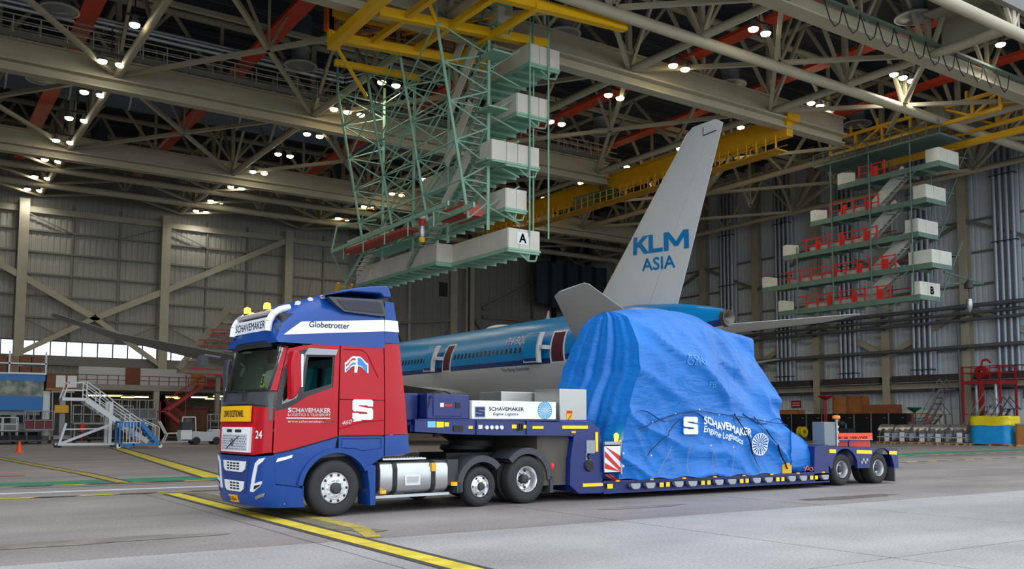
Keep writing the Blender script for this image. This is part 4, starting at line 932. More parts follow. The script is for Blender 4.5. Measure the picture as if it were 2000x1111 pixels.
# ================================================================= COVERED ENGINE
from mathutils import noise as _nz
tp = thing('tarpaulin_load', 'aircraft engine wrapped in a bright blue tarpaulin on the trailer', 'covered load')
tarpm = mat('tarp_blue', (2, 108, 194), .42, 0, .1, .9, .0, .45)
def tarp_nodes(m):
    nt = m.node_tree; b = nt.nodes['Principled BSDF']; tc = nt.nodes.new('ShaderNodeTexCoord')
    mp = nt.nodes.new('ShaderNodeMapping'); mp.inputs['Rotation'].default_value = (0, R(38), 0); mp.inputs['Scale'].default_value = (.55, 1, 2.6)
    n = nt.nodes.new('ShaderNodeTexNoise'); n.inputs['Scale'].default_value = 2.2; n.inputs['Detail'].default_value = 7; n.inputs['Distortion'].default_value = .6
    n2 = nt.nodes.new('ShaderNodeTexNoise'); n2.inputs['Scale'].default_value = 9; n2.inputs['Detail'].default_value = 4
    ad = nt.nodes.new('ShaderNodeMath'); ad.operation = 'MULTIPLY_ADD'; ad.inputs[1].default_value = .25
    bp = nt.nodes.new('ShaderNodeBump'); bp.inputs['Strength'].default_value = .32; bp.inputs['Distance'].default_value = .12
    nt.links.new(tc.outputs['Object'], mp.inputs[0]); nt.links.new(mp.outputs[0], n.inputs['Vector']); nt.links.new(tc.outputs['Object'], n2.inputs['Vector'])
    nt.links.new(n2.outputs[0], ad.inputs[0]); nt.links.new(n.outputs[0], ad.inputs[2]); nt.links.new(ad.outputs[0], bp.inputs['Height']); nt.links.new(bp.outputs[0], b.inputs['Normal'])
tarp_nodes(tarpm)
XFt = [(.42, 13.42), (1.2, 13.5), (1.8, 13.62), (2.9, 14.05), (4.4, 14.3)]
XBt = [(.42, 19.2), (.9, 19.3), (1.55, 19.3), (2.3, 19.4), (3.2, 19.1), (4.05, 19.2)]
ZTt = [(0, 4.36), (.12, 4.47), (.3, 4.55), (.42, 4.52), (.7, 4.25), (1, 3.98)]
YC, ZBt = 17.02, .42
def thw(v, h):
    hc = .6
    a = 1.42 if h < hc else 1.42 * math.sqrt(max(0, 1 - ((h - hc) / (1 - hc)) ** 2))
    c = 1.4 if h < .3 else 1.4 - 1.2 * ((h - .3) / .7) ** .85
    if h > .97: c *= math.sqrt(max(0, 1 - ((h - .97) / .03) ** 2))
    k = sstep(.3, .95, v); return a * (1 - k) + c * k
def tarp_pt(v, h, sd, off=0, wr=1.0):
    zt = lerp(ZTt, v); z = ZBt + (zt - ZBt) * h
    x = lerp(XFt, z) * (1 - v) + lerp(XBt, z) * v; w_ = thw(v, h)
    # folds: long diagonals, radiating pleats and random creases
    q = V((x * .8, sd * 3.0, z * .8))
    f = .085 * math.sin(4.0 * (x * .62 + z * 1.0) + 2.2 * _nz.noise(q)) * sstep(.35, .75, v) * sstep(.05, .3, h)
    r1 = 1 - abs(_nz.noise(V((x * .55 + z * .75, z * .35 - x * .2, sd * 2)))) * 2
    r2 = 1 - abs(_nz.noise(V((x * 1.6 + z * 1.2, z * .6 - x * .5, 4 + sd)))) * 2
    lo = 1 - sstep(.28, .42, h)
    pl = .03 * math.sin(x * 5.2 + 3 * _nz.noise(V((x * .7, 1, z * .5)))) * lo
    d = f + .11 * max(0, r1) ** 4 + .035 * max(0, r2) ** 4 + pl + .05 * _nz.noise(V((x * .9, sd * 5, z * .9)))
    d = d * wr * (1 - .5 * sstep(.85, 1, h)) * (1 - .72 * sstep(14.9, 15.5, x) * (1 - sstep(18.0, 18.7, x)) * sstep(.9, 1.2, z) * (1 - sstep(1.95, 2.5, z)))
    sag = .08 * math.sin(PI * min(1, h / .55)) * sstep(.1, .5, v)
    y = w_ + d + off - sag
    return V((x, YC - y if sd < 0 else YC + y, z + .6 * d * sstep(.7, 1, h)))
def tarp_sheet(name, h0, h1, off, nu=150, nv=70, v0=0., v1=1., parent=tp):
    b = MB()
    hs = lambda t: h0(t) if callable(h0) else h0
    def fn(i, j):
        v = v0 + (v1 - v0) * i; t = j * 2 - 1; hh = hs(v) + (h1 - hs(v)) * math.sin((1 - abs(t)) * PI / 2)
        return tarp_pt(v, hh, -1 if t <= 0 else 1, off)
    b.grid(fn, nu, nv); return b.o(name, tarpm, parent, smooth=180)
tarp_sheet('upper_sheet', lambda v: .36 + .03 * math.sin(v * 21) - .05 * v + (.05 if v > .7 else 0), 1.0, .0)
b = MB()
for sd in (-1, 1):
    b.grid(lambda i, j: tarp_pt(i, (.0 + .006 * math.sin(i * 40)) + j * .45, sd, -.03, 1.0), 150, 36)
b.o('lower_sheet', tarpm, tp, smooth=180)
# front apron with vertical folds, back flap
def fr_pt(i, j):
    h = j; a = tarp_pt(0, h, -1); c = tarp_pt(0, h, 1); p = a.lerp(c, i); e = math.sin(PI * i)
    fold = .07 * math.sin(i * 26 + 2 * _nz.noise(V((i * 4, h * 2, 0)))) + .04 * math.sin(i * 53 + h * 3)
    p.x += -.05 * e + fold * e * (1 - .75 * h) - .22 * e * max(0, .55 - h); return p
MB().grid(lambda i, j: fr_pt(i, j * .995), 90, 50).o('front_sheet', tarpm, tp, smooth=180)
def bk_pt(i, j):
    h = j; a = tarp_pt(1, h, -1); c = tarp_pt(1, h, 1); p = a.lerp(c, i); e = math.sin(PI * i)
    p.x += .06 * math.sin(i * 20) * e + .05 * e; return p
MB().grid(lambda i, j: bk_pt(1 - i, j * .995), 50, 40).o('back_sheet', tarpm, tp, smooth=180)
# the low tail bundle
def tail_pt(i, j):
    a = PI * (j * 1.06 - .03); x = 18.7 + 2.0 * i
    w_ = 1.32 * (1 - .12 * i) * math.cos(a); hh = (1.25 - .3 * sstep(.75, 1, i) + .1 * math.sin(i * 9)) * (math.sin(a) if a < PI else 0)
    hh = max(0, hh) ** .75 * (1 if i < .93 else max(0, (1 - i) / .07) ** .5)
    n_ = .07 * _nz.noise(V((x * 1.6, a * 2, 3))) + .05 * math.sin(x * 5 + a * 3)
    return V((x + n_, YC - w_ * (1 + n_ * .5), .44 + hh + n_ * .4))
MB().grid(tail_pt, 50, 40).o('tail_bundle', tarpm, tp, smooth=180)
def tsurf(X, z, off=.0):
    lo, hi = 0., 1.
    for _ in range(24):
        v = (lo + hi) / 2; zt = lerp(ZTt, v); p = tarp_pt(v, (z - ZBt) / (zt - ZBt), -1)
        if p.x < X: lo = v
        else: hi = v
    p = tarp_pt(v, (z - ZBt) / (lerp(ZTt, v) - ZBt), -1); return (p.x, p.y - off, z)
def on_lower(x0, z0, k=0): return lambda x, y: tsurf(x0 + x, z0 + y + x * k, .05)
flw = mat('tarp_print_white', (232, 238, 244), .6)
def dense(vf, step):
    bm = bmesh.new(); vv = [bm.verts.new((x, y, 0)) for x, y in vf[0]]
    for f in vf[1]:
        try: bm.faces.new([vv[i] for i in f])
        except ValueError: pass
    bmesh.ops.triangulate(bm, faces=bm.faces[:])
    for _ in range(5):
        es = [e_ for e_ in bm.edges if e_.calc_length() > step]
        if not es: break
        bmesh.ops.subdivide_edges(bm, edges=es, cuts=1); bmesh.ops.triangulate(bm, faces=[f for f in bm.faces if len(f.verts) > 3])
    bm.verts.index_update(); r_ = ([tuple(v.co[:2]) for v in bm.verts], [tuple(v.index for v in f.verts) for f in bm.faces]); bm.free(); return r_
vs_, fs_, _ = patch2d([(x * 1.12, y * 1.12) for x, y in S_OUT], step=.06); flat2d('tarp_logo', dense((vs_, fs_), .06), on_lower(15.42, 1.42), flw, tp)
flat2d('tarp_lettering', dense(text2d('SCHAVEMAKER', .18, 1.72, .03), .06), lambda x, y: tsurf(16.12 + x, 1.66 + y - x * .19 + .03 * math.sin(x * 9), .04), flw, tp)
flat2d('tarp_lettering', dense(text2d('Engine Logistics', .15, 1.4, .012, .2), .06), lambda x, y: tsurf(16.1 + x, 1.47 + y - x * .2 + .03 * math.sin(x * 8), .045), flw, tp)
fan('tarp_emblem', lambda x, y: tsurf(18.12 + x, 1.16 + y, .055), flw, tp, .27, 18)
pale = mat('faint_print', (70, 150, 220), .6)
flat2d('faint_print', dense(text2d('GENx', .26, .8, .004), .08), lambda x, y: tsurf(15.5 + x, 3.05 + y + x * .02, .02), pale, tp)
flat2d('faint_print', text2d('PB', .14, .22, .004), lambda x, y: tsurf(16.35 + x, 2.55 + y, .02), pale, tp)
# lashing straps and hem ropes
def strap(nm, pts, wd, m, off=.03, n=26):
    P = []
    for (a, b_), (c, d) in zip(pts, pts[1:]):
        for i in range(n): t = i / n; P.append(V(tsurf(a + (c - a) * t, b_ + (d - b_) * t, off + .01)))
    P.append(V(tsurf(*pts[-1], off + .01))); b = MB()
    for p, q in zip(P, P[1:]): b.bar(p, q, wd, .008 if wd > .03 else wd)
    return b.o(nm, m, tp)
strap('lashing_strap', [(17.3, 1.92), (17.75, 1.3), (18.05, .5)], .045, black); strap('lashing_strap', [(18.05, 1.85), (18.6, 1.2), (19.1, .52)], .045, black)
rope = mat('hem_rope', (20, 40, 80), .8); rp2 = mat('rope_grey', (120, 140, 160), .8)
strap('hem_rope', [(13.9, 1.55), (14.6, 1.75), (15.2, 1.9), (15.9, 1.98), (16.8, 1.9), (17.4, 1.86), (18.6, 1.72), (19.6, 1.62)], .018, rope, .045)
strap('hem_rope', [(15.3, 1.78), (14.7, 1.35), (14.2, .95)], .018, rope, .045)
for x0, x1, z0 in ((15.0, 14.5, 1.15), (15.6, 15.5, 1.2), (16.3, 16.35, 1.15), (17.1, 17.0, 1.1)): strap('tie_rope', [(x0, z0), (x1, .5)], .012, rp2, .03)
for x, z in ((14.4, 1.7), (15.15, 1.9), (15.95, 2.0), (16.7, 1.9), (17.35, 1.86), (18.4, 1.76), (14.35, .95), (16.3, 1.15), (17.1, 1.1)):
    MB().lathe([(.0, 0), (.022, 0)], tsurf(x, z, .06), 'y', 8).o('grommet', white, tp)
tag(MB().box((14.0, 15.72, .405), (19.3, 15.9, .56)).box((14.0, 18.1, .405), (19.3, 18.3, .56)).box((14.2, 15.8, .42), (14.5, 18.2, .6)).box((18.6, 15.8, .42), (18.9, 18.2, .6)).o('engine_cradle', mat('cradle_grey', (168, 164, 156), .6, 0, .1, 2)), 'pale grey steel cradle under the tarpaulin on the trailer bed', 'cradle')
tag(MB().prism([(18.95, .41), (18.95, .62), (19.2, .68), (19.3, .6), (19.3, .41)], 1, 15.64, 15.74).o('wheel_chock', yellow, None), 'yellow chock on the trailer bed beside the tarpaulin', 'chock')
# ================================================================= AIRCRAFT
ac = thing('airliner', 'blue and white twin-aisle airliner parked tail towards the hangar opening', 'aircraft')
XA = 38.0
FS = [(35.1, 7.55, .22, .48), (36.5, 7.5, .62, .85), (38.5, 7.3, 1.1, 1.4), (42, 6.95, 1.8, 2.05), (46, 6.45, 2.45, 2.58), (50, 6.1, 2.88, 2.9), (54, 5.92, 3.06, 3.07), (58, 5.85, 3.1, 3.1), (88, 5.85, 3.1, 3.1), (92, 5.7, 2.8, 2.8), (96, 5.3, 1.9, 1.9), (98.3, 4.95, .8, .8), (98.9, 4.85, .05, .05)]
def fst(y):
    return [lerp([(s[0], s[k]) for s in FS], y) for k in (1, 2, 3)]
def fus(y, z, off=0):
    zc, rx_, rz_ = fst(y); t = max(-1, min(1, (z - zc) / rz_)); return (XA - rx_ * math.sqrt(max(0, 1 - t * t)) - off, y, z)
fm_ = bpy.data.materials.new('fuselage_paint'); fm_.use_nodes = True; nt = fm_.node_tree; pb = nt.nodes['Principled BSDF']
pb.inputs['Roughness'].default_value = .32
gz = nt.nodes.new('ShaderNodeNewGeometry'); sx = nt.nodes.new('ShaderNodeSeparateXYZ'); nt.links.new(gz.outputs['Position'], sx.inputs[0])
ri = nt.nodes.new('ShaderNodeMapRange'); ri.inputs[1].default_value = 48; ri.inputs[2].default_value = 35; ri.inputs[3].default_value = 0; ri.inputs[4].default_value = 1.55; nt.links.new(sx.outputs[1], ri.inputs[0])
sb = nt.nodes.new('ShaderNodeMath'); sb.operation = 'SUBTRACT'; nt.links.new(sx.outputs[2], sb.inputs[0]); nt.links.new(ri.outputs[0], sb.inputs[1])
dv = nt.nodes.new('ShaderNodeMath'); dv.operation = 'DIVIDE'; dv.inputs[1].default_value = 10; nt.links.new(sb.outputs[0], dv.inputs[0])
cr_ = nt.nodes.new('ShaderNodeValToRGB'); cr_.color_ramp.interpolation = 'CONSTANT'; e = cr_.color_ramp.elements
e[0].position = 0; e[0].color = (.52, .53, .53, 1); e[1].position = .555; e[1].color = (.012, .035, .17, 1)
q = e.new(.592); q.color = (0.0, .24, .60, 1)
nt.links.new(dv.outputs[0], cr_.inputs[0]); nt.links.new(cr_.outputs[0], pb.inputs['Base Color'])
b = MB(); ny, na = 120, 48
yy_ = [35.1 + (98.9 - 35.1) * (i / ny) ** 1.25 for i in range(ny + 1)]
for y in yy_:
    zc, rx_, rz_ = fst(y); b.v += [(XA + rx_ * math.sin(2 * PI * k / na), y, zc + rz_ * math.cos(2 * PI * k / na)) for k in range(na)]
b.f += [(i * na + k, i * na + (k + 1) % na, (i + 1) * na + (k + 1) % na, (i + 1) * na + k) for i in range(ny) for k in range(na)]
b.o('fuselage', fm_, ac, smooth=180, fix=True)
MB().lathe([(.5, 0), (.46, -.25), (.3, -.2), (0, .1)], (XA, 35.1, 7.52), 'y', 20).o('exhaust_cone', mat('exhaust_metal', (96, 92, 90), .4, .7), ac, smooth=40)
acw = mat('aircraft_white', (214, 217, 220), .35, 0, .04, .6); acg = mat('aircraft_grey', (178, 180, 178), .4, 0, .06, .5)
def foil(secs, name, m, lo=0, hi=1, n=12, parent=ac, vert=False, inc=0):
    """secs: (span position (x,z) or (x), LE y, TE y, thickness)"""
    b = MB(); rows = []
    for (X, Z, le, te, th) in secs:
        up, dn = [], []
        for i in range(n + 1):
            t = lo + (hi - lo) * (.5 - .5 * math.cos(PI * i / n)); y = le + (te - le) * t
            h = th * 2.6 * (.2969 * math.sqrt(t) - .126 * t - .3516 * t * t + .2843 * t ** 3 - .1015 * t ** 4) + .008
            zi = 0 if vert else inc * (te - le) * (t - .5)
            up.append((X, y, Z + h + zi) if not vert else (X - h, y, Z)); dn.append((X, y, Z - h + zi) if not vert else (X + h, y, Z))
        rows.append(up + dn[::-1])
    k = len(rows[0])
    for r_ in rows: b.v += r_
    for i in range(len(rows) - 1): b.f += [(i * k + j, i * k + (j + 1) % k, (i + 1) * k + (j + 1) % k, (i + 1) * k + j) for j in range(k)]
    b.f += [tuple(range(k)), tuple(range((len(rows) - 1) * k, len(rows) * k))]
    return b.o(name, m, parent, smooth=35, fix=True)
fin = [(XA, 8.2, 47.6, 39.0, .75), (XA, 10.1, 45.7, 38.25, .7), (XA, 18.6, 37.95, 35.05, .34), (XA, 18.95, 37.45, 35.6, .1)]
F1 = foil(fin, 'tail_fin', acw, 0, .7, 14, vert=True); F2 = foil(fin, 'rudder', acw, .705, 1, 6, vert=True)
lb_ = mat('airline_blue', (0, 126, 192), .4)
def finface(y, z):
    le, te, th = [lerp([(s[1], s[k]) for s in fin], z) for k in (2, 3, 4)]; t = min(1, max(.01, (y - le) / (te - le)))
    return (XA - th * 2.6 * (.2969 * math.sqrt(t) - .126 * t - .3516 * t * t + .2843 * t ** 3 - .1015 * t ** 4) - .035, y, z)
KLMP = {'K': [(0, 0), (.3, 0), (.3, .38), (.42, .5), (.78, 0), (1.16, 0), (.63, .68), (1.12, 1.12), (.72, 1.12), (.3, .72), (.3, 1.12), (0, 1.12)], 'L': [(0, 0), (.95, 0), (.95, .25), (.3, .25), (.3, 1.12), (0, 1.12)],
        'M': [(0, 0), (.3, 0), (.3, .72), (.66, .22), (.9, .22), (1.26, .72), (1.26, 0), (1.56, 0), (1.56, 1.12), (1.22, 1.12), (.78, .52), (.34, 1.12), (0, 1.12)]}
for ch, x0 in (('K', 0), ('L', 1.42), ('M', 2.72)):
    v_, f_, _ = patch2d([(x0 + x * 1.28, y) for x, y in KLMP[ch]], step=.2); flat2d('fin_lettering', (v_, f_), lambda x, y: finface(42.5 - x, 12.13 + y - x * .055), lb_, F1)
flat2d('fin_lettering', text2d('ASIA', .74, 2.75, .02), lambda x, y: finface(41.65 - x, 11.03 + y - x * .05), lb_, F1)
MB().path([(XA - .1, 36.5, 18.2), (XA - .1, 36.5, 18.7)], .03, 4).path([(XA - .1, 36.5, 18.2), (XA - .1, 35.5, 18.25)], .03, 4).o('fin_marking', darkg, F1)
for sg_ in (-1, 1):
    st = [(XA + sg_ * 1.0, 7.1, 47.0, 40.3, .75), (XA + sg_ * 10.4, 8.25, 37.0, 34.2, .3), (XA + sg_ * 10.8, 8.3, 36.1, 34.1, .1)]
    foil(st, 'tailplane', acw, 0, 1, inc=-.1)
    wg = [(XA + sg_ * 1.5, 4.0, 79, 61.5, 1.9), (XA + sg_ * 9.5, 5.0, 73.8, 62.6, 1.25), (XA + sg_ * 27, 7.0, 61.3, 58.6, .42), (XA + sg_ * 30.7, 7.75, 58.0, 56.6, .22)]
    foil(wg, 'wing', mat('wing_grey', (146, 150, 154), .45, 0, .08, .5), 0, 1)
    for k in range(2): MB().lathe([(.02, -2.6), (.3, -1.4), (.36, 0), (.2, 1.6), (.02, 2.4)], (XA + sg_ * (8.5 + k * 5.5), 62.5 - k * 1.2, 4.1 + k * .7), 'y', 12).o('flap_fairing', acg, ac, smooth=50)
# wing root fairing
MB().grid(lambda i, j: (lambda y, a: (XA - (3.35 * math.sin(PI * (i * .86 + .07)) ** .35) * math.cos(a) , y, 3.6 - 1.5 * math.sin(PI * i) ** .5 * math.sin(a) + .4 * math.cos(a)))(57 + 25 * i, -.55 + (PI - .9) * j), 30, 16).o('wing_fairing', acg, ac, smooth=60)
# cabin windows: every one a piece
wm0 = None; y = 51.0
wdm = mat('cabin_window', (34, 40, 50), .2)
while y < 84:
    if not (59.6 < y < 63.6):
        o_ = MB().add([fus(y - .12, 6.45, .02), fus(y + .12, 6.45, .02), fus(y + .12, 6.82, .02), fus(y - .12, 6.82, .02)], [(0, 1, 2, 3)]).o('cabin_window', wdm, ac)
    y += .53
# open doors: dark doorway, frame, swung leaf
def acdoor(yc, wd):
    z0, z1 = 5.68, 7.6
    dm = mat('doorway_maroon', (88, 30, 44), .7, 0, .2, 8)
    fr_ = panel('door_frame', [(yc - wd / 2 - .14, z0 - .1), (yc + wd / 2 + .14, z0 - .1), (yc + wd / 2 + .14, z1 + .12), (yc - wd / 2 - .14, z1 + .12)], lambda s, t, o=0: fus(s, t, o), acw, ac, .02, .1, .3, holes=[[(yc - wd / 2, z0), (yc + wd / 2, z0), (yc + wd / 2, z1), (yc - wd / 2, z1)]])
    panel('door_net', [(yc - wd / 2, z0), (yc - wd / 2, z1), (yc + wd / 2, z1), (yc + wd / 2, z0)], lambda s, t, o=0: fus(s, t, o), dm, fr_, .012, .01, .3)
    b = panel('door_leaf', [(yc + wd / 2 + .55, z0 - .05), (yc + wd / 2 + .55, z1 + .05), (yc + wd * 1.5 + .75, z1 + .05), (yc + wd * 1.5 + .75, z0 - .05)][::-1], lambda s, t, o=0: fus(s, t, o), fm_, ac, .75, .2, .3)
    panel('leaf_edge', [(yc + wd / 2 + .42, z0 - .05), (yc + wd / 2 + .42, z1 + .05), (yc + wd / 2 + .57, z1 + .05), (yc + wd / 2 + .57, z0 - .05)][::-1], lambda s, t, o=0: fus(s, t, o), acw, b, .78, .3, .3)
    p = fus(yc + wd / 2 + .3, 6.6); MB().box((p[0] - .7, p[1] - .3, 6.5), (p[0] + .1, p[1] + .35, 6.75)).o('hinge_arm', acw, b)
    e_ = [(z0, z1)]; P = [fus(yc + wd / 2 + .6, z1, .77), fus(yc + wd * 1.5 + .7, z1, .77), fus(yc + wd * 1.5 + .7, z0, .77), fus(yc + wd / 2 + .6, z0, .77)]
    MB().path(P, .03, 5).o('leaf_outline', acw, b)
acdoor(47.2, 1.1); acdoor(60.6, 1.0)
flat2d('registration', text2d('PH-BQL', .55, 2.35, .006, .15), lambda x, y: fus(52.9 - x, 7.08 + y, .03), acw, ac)
flat2d('name_lettering', text2d('The Flying Dutchman', .22, 3.1, .0), lambda x, y: fus(53.1 - x, 5.24 + y, .03), navy, ac)
for y in (48.5, 51.5): MB().add([(XA, y, lerp([(46, 9.0), (50, 9.0)], y) - .1), (XA, y + .5, 8.9), (XA, y + .2, 9.6), (XA, y + .05, 9.6)], [(0, 1, 2, 3)]).box((XA - .02, y, 8.7), (XA + .02, y + .45, 9.1)).o('antenna_blade', acw, ac)
MB().grid(lambda i, j: (XA + .7 * math.sin(2 * PI * i) * math.cos(PI / 2 * j), 58 + 1.6 * math.cos(2 * PI * i) * math.cos(PI / 2 * j), 8.85 + .3 * math.sin(PI / 2 * j)), 20, 6).o('antenna_dome', acw, ac, smooth=60)
# landing gear
for x, y in ((32.5, 66.5), (43.5, 66.5), (38, 92)):
    k = .3 if y > 90 else .45
    MB().tube((x, y, .7), (x, y, 4.2), .22, 10).o('gear_strut', steel, ac, smooth=40)
    for dx in (-k, k):
        for dy in ((-1.45, 0, 1.45) if y < 90 else (0,)): MB().lathe([(.2, -.2), (.5, -.22), (.66, -.12), (.66, .12), (.5, .22), (.2, .2)], (x + dx * 1.6, y + dy, .66), 'x', 20).o('gear_tyre', rubber, ac, smooth=40)
    if y < 90: MB().box((x - .15, y - 1.6, .55), (x + .15, y + 1.6, .8)).o('gear_beam', steel, ac)

# ================================================================= YELLOW OVERHEAD CRANE
cn = thing('overhead_crane', 'yellow overhead crane girder with hanging railed walkway behind the tail fin', 'crane')
MB().box((53.3, 43.0, 22.75), (54.0, 84, 24.2)).o('crane_girder', yellow, cn, bevel=.04); MB().box((53.1, 43.0, 24.15), (54.2, 84, 24.28)).o('girder_flange', yellow, cn)
MB().box((52.0, 42.9, 21.45), (53.2, 84, 21.55)).o('walkway_deck', mat('yellow_worn', (190, 140, 22), .6, 0, .2, 1), cn)
for x in (52.0, 53.2):
    b = MB()
    for z in (22.0, 22.5): b.tube((x, 42.9, z), (x, 84, z), .03, 5)
    b.o('handrail', yellow, cn)
p0 = MB().bar((0, 0, 21.5), (0, 0, 22.55), .07).o('rail_post', yellow, cn); p0.location = (52.0, 43, 0)
for k in range(1, 46):
    y = 43 + k * .9; inst(p0, cn, (52.0, y, 0))
    if k % 2: inst(p0, cn, (53.2, y, 0))
    if k % 4 == 0: MB().bar((53.4, y, 21.5), (53.4, y, 22.8), .1).o('hanger', yellow, cn)
MB().box((53.22, 64.8, 23.1), (53.28, 67.2, 24.1)).o('name_board', yellow, cn); flat2d('girder_letter', text2d('H', .7, .55, .03), lambda x, y: (53.2, 64.3 - x, 23.15 + y), redm, cn)
MB().box((52.6, 64.5, 21.6), (53.2, 67.5, 23.0)).o('drive_cabinet', mat('cabinet_olive', (120, 124, 112), .5), cn); MB().box((52.3, 61.8, 21.9), (53.2, 64.2, 22.8)).o('hoist_motor', mat('motor_green', (40, 96, 70), .5), cn)
for k in range(8):
    y = 46 + k * 2.2; MB().path([(52.9, y, 22.6), (52.85, y + .5, 22.0), (52.85, y + 1.1, 21.8), (52.85, y + 1.7, 22.0), (52.9, y + 2.2, 22.6)], .04, 5).o('festoon_cable', black, cn)
MB().box((53.0, 42.6, 23.8), (54.3, 44.0, 24.35)).o('end_carriage', yellow, cn)
# festoon cable on the front girder
fz = thing('festoon_cable', 'row of drooping black cables along the front roof girder', 'cable')
for k in range(12):
    x = 41 + k * 1.6; MB().path([(x, 30.4, 24.7), (x + .4, 30.35, 23.7), (x + .8, 30.35, 23.4), (x + 1.2, 30.35, 23.7), (x + 1.6, 30.4, 24.7)], .035, 5).o('cable_loop', black, fz)
MB().box((38, 30.3, 24.7), (62, 30.6, 24.85)).o('cable_track', mat('track_green', (96, 116, 104), .5), fz)

# ================================================================= TAIL DOCK A (green steel, white panels)
da = thing('tail_dock', 'green steel tail dock with stacked white-panelled platforms, marked A, hanging from yellow trolley', 'dock')
dw = mat('dock_panel', (206, 202, 188), .6, 0, .1, .8); grn = green; grd = green; redw = mat('dock_red', (176, 62, 48), .6, 0, .15, 1)
def gt(p, q, r_=.07, nm='green_tube', par=None): return MB().tube(p, q, r_, 6).o(nm, grn, par or da, smooth=40)
PL = [(27.45, 29.55, 41.0, 47.0, 11.25), (27.4, 28.8, 41.2, 52.0, 13.5), (27.3, 29.5, 41.0, 50.5, 16.0), (28.0, 30.2, 41.0, 48.5, 18.93), (28.8, 30.95, 41.0, 47.5, 21.97), (26.7, 27.7, 41.0, 47, 23.75)]
def platform(x0, x1, y0, y1, z, ph=1.1, near=True):
    P = MB().box((x0, y0, z), (x1, y1, z + .12)).o('platform_floor', grd, da)
    n = max(1, round((x1 - x0) / .75))
    for i in range(n):
        a = x0 + (x1 - x0) * i / n; MB().box((a + .015, y0 - .03, z), (a + (x1 - x0) / n - .015, y0 + .03, z + ph)).o('end_panel', dw, P)
    m_ = max(1, round((y1 - y0) / 1.5))
    for i in range(m_):
        a = y0 + (y1 - y0) * i / m_; MB().box((x0 - .03, a + .015, z), (x0 + .03, a + (y1 - y0) / m_ - .015, z + ph)).o('side_panel', dw, P)
    for k in range(int((y1 - y0) / 1.1) + 1): MB().box((x0, y0 + k * 1.1, z - .22), (x1, y0 + k * 1.1 + .09, z)).o('floor_joist', grn, P)
    MB().box((x0 - .05, y0 - .05, z - .1), (x1 + .05, y0 + .02, z + .02)).box((x0 - .05, y0, z - .2), (x0 + .02, y1, z + .02)).o('floor_edge', grn, P)
    MB().path([(x1 - 1.2, y0 + .2, z - .2), (x1 - .7, y0 + .1, z - .6), (x1 - .2, y0 + .1, z - .55), (x1, y0 + .2, z - .15)], .05, 6).path([(x1 - .7, y0 + .1, z - .6), (x1 - .6, y0 + .1, z - .1)], .04, 6).o('bumper_frame', grn, P)
    return P
PS = [platform(*p) for p in PL]
MB().box((28.0, 40.94, 11.5), (28.75, 40.96, 12.2)).o('letter_board', white, da); flat2d('dock_letter', text2d('A', .5, .46, .03), lambda x, y: (28.14 + x, 40.93, 11.6 + y), darkg, da)
# lower platform jogs outwards and continues
P7 = MB().box((26.35, 47, 11.25), (28.4, 58.5, 11.37)).o('platform_floor', grd, da)
for i in range(8): MB().box((26.32, 47 + i * 1.42 + .015, 11.25), (26.38, 47 + (i + 1) * 1.42 - .015, 12.35)).o('side_panel', dw, P7)
MB().box((26.35, 46.97, 11.25), (27.45, 47.03, 12.35)).o('end_panel', dw, P7); MB().box((26.3, 47, 11.05), (26.37, 58.5, 11.27)).o('floor_edge', grn, P7)
for k in range(11): MB().box((26.35, 47 + k * 1.1, 11.0), (28.4, 47 + k * 1.1 + .09, 11.25)).o('floor_joist', grn, P7)
# stair flights with white side plates
def flight(x, y0, z0, y1, z1, wd=.9, n=11, plate=True, sm=dw, tm=steel):
    S = MB()
    d = V((0, y1 - y0, z1 - z0)).normalized(); up = V((0, -d.z, d.y)) * (1 if d.y > 0 else -1); up = up if up.z > 0 else -up
    st = MB().add([(x, y0, z0 - .3), (x, y1, z1 - .3), (x, y1, z1 + .1), (x, y0, z0 + .1)], [(0, 1, 2, 3)]).box((x - .02, min(y0, y1) , min(z0, z1) - .05), (x + .02, min(y0, y1) + .05, min(z0, z1) + .1)).o('stair_flight', grn, da)
    MB().bar((x + wd, y0, z0 - .1), (x + wd, y1, z1 - .1), .06, .3).o('stringer', grn, st)
    t0 = MB().box((0, -.14, -.02), (wd, .14, .02)).o('tread', tm, st); t0.location = (x, y0, z0)
    for k in range(n + 1): 
        o_ = inst(t0, st, (x, y0 + (y1 - y0) * k / n, z0 + (z1 - z0) * k / n))
    if plate: MB().add([(x + wd + .03, y0, z0 + .1), (x + wd + .03, y1, z1 + .1), (x + wd + .03, y1, z1 + 1.0), (x + wd + .03, y0, z0 + 1.0)], [(0, 1, 2, 3)]).add([(x + wd + .08, y0, z0 + .1), (x + wd + .08, y1, z1 + .1), (x + wd + .08, y1, z1 + 1.0), (x + wd + .08, y0, z0 + 1.0)], [(0, 1, 2, 3)]).o('side_plate', sm, st)
    return st
flight(25.6, 58.6, 11.4, 54.2, 14.0, sm=dw, tm=steel)
for k, (z0, z1, ys_) in enumerate(((11.4, 13.6, 50.4), (13.6, 16.1, 45.2), (16.1, 19.0, 45.0), (19.0, 22.0, 44.6), (22.0, 24.8, 44.0))):
    S_ = flight(26.15, ys_, z0, ys_ - 2.7, z1, .95, 10, tm=mat('tread_pale', (186, 188, 186), .5))
    if k: MB().bar((26.1, ys_ + .6, z0 + .7), (26.1, ys_ - 2.2, z1 + .6), .04, .75).o('side_plate', dw, S_)
    if k: MB().box((26.15, ys_ - 4.0, z1 - .1), (27.4, ys_ - 2.6, z1)).o('landing', grd, S_)
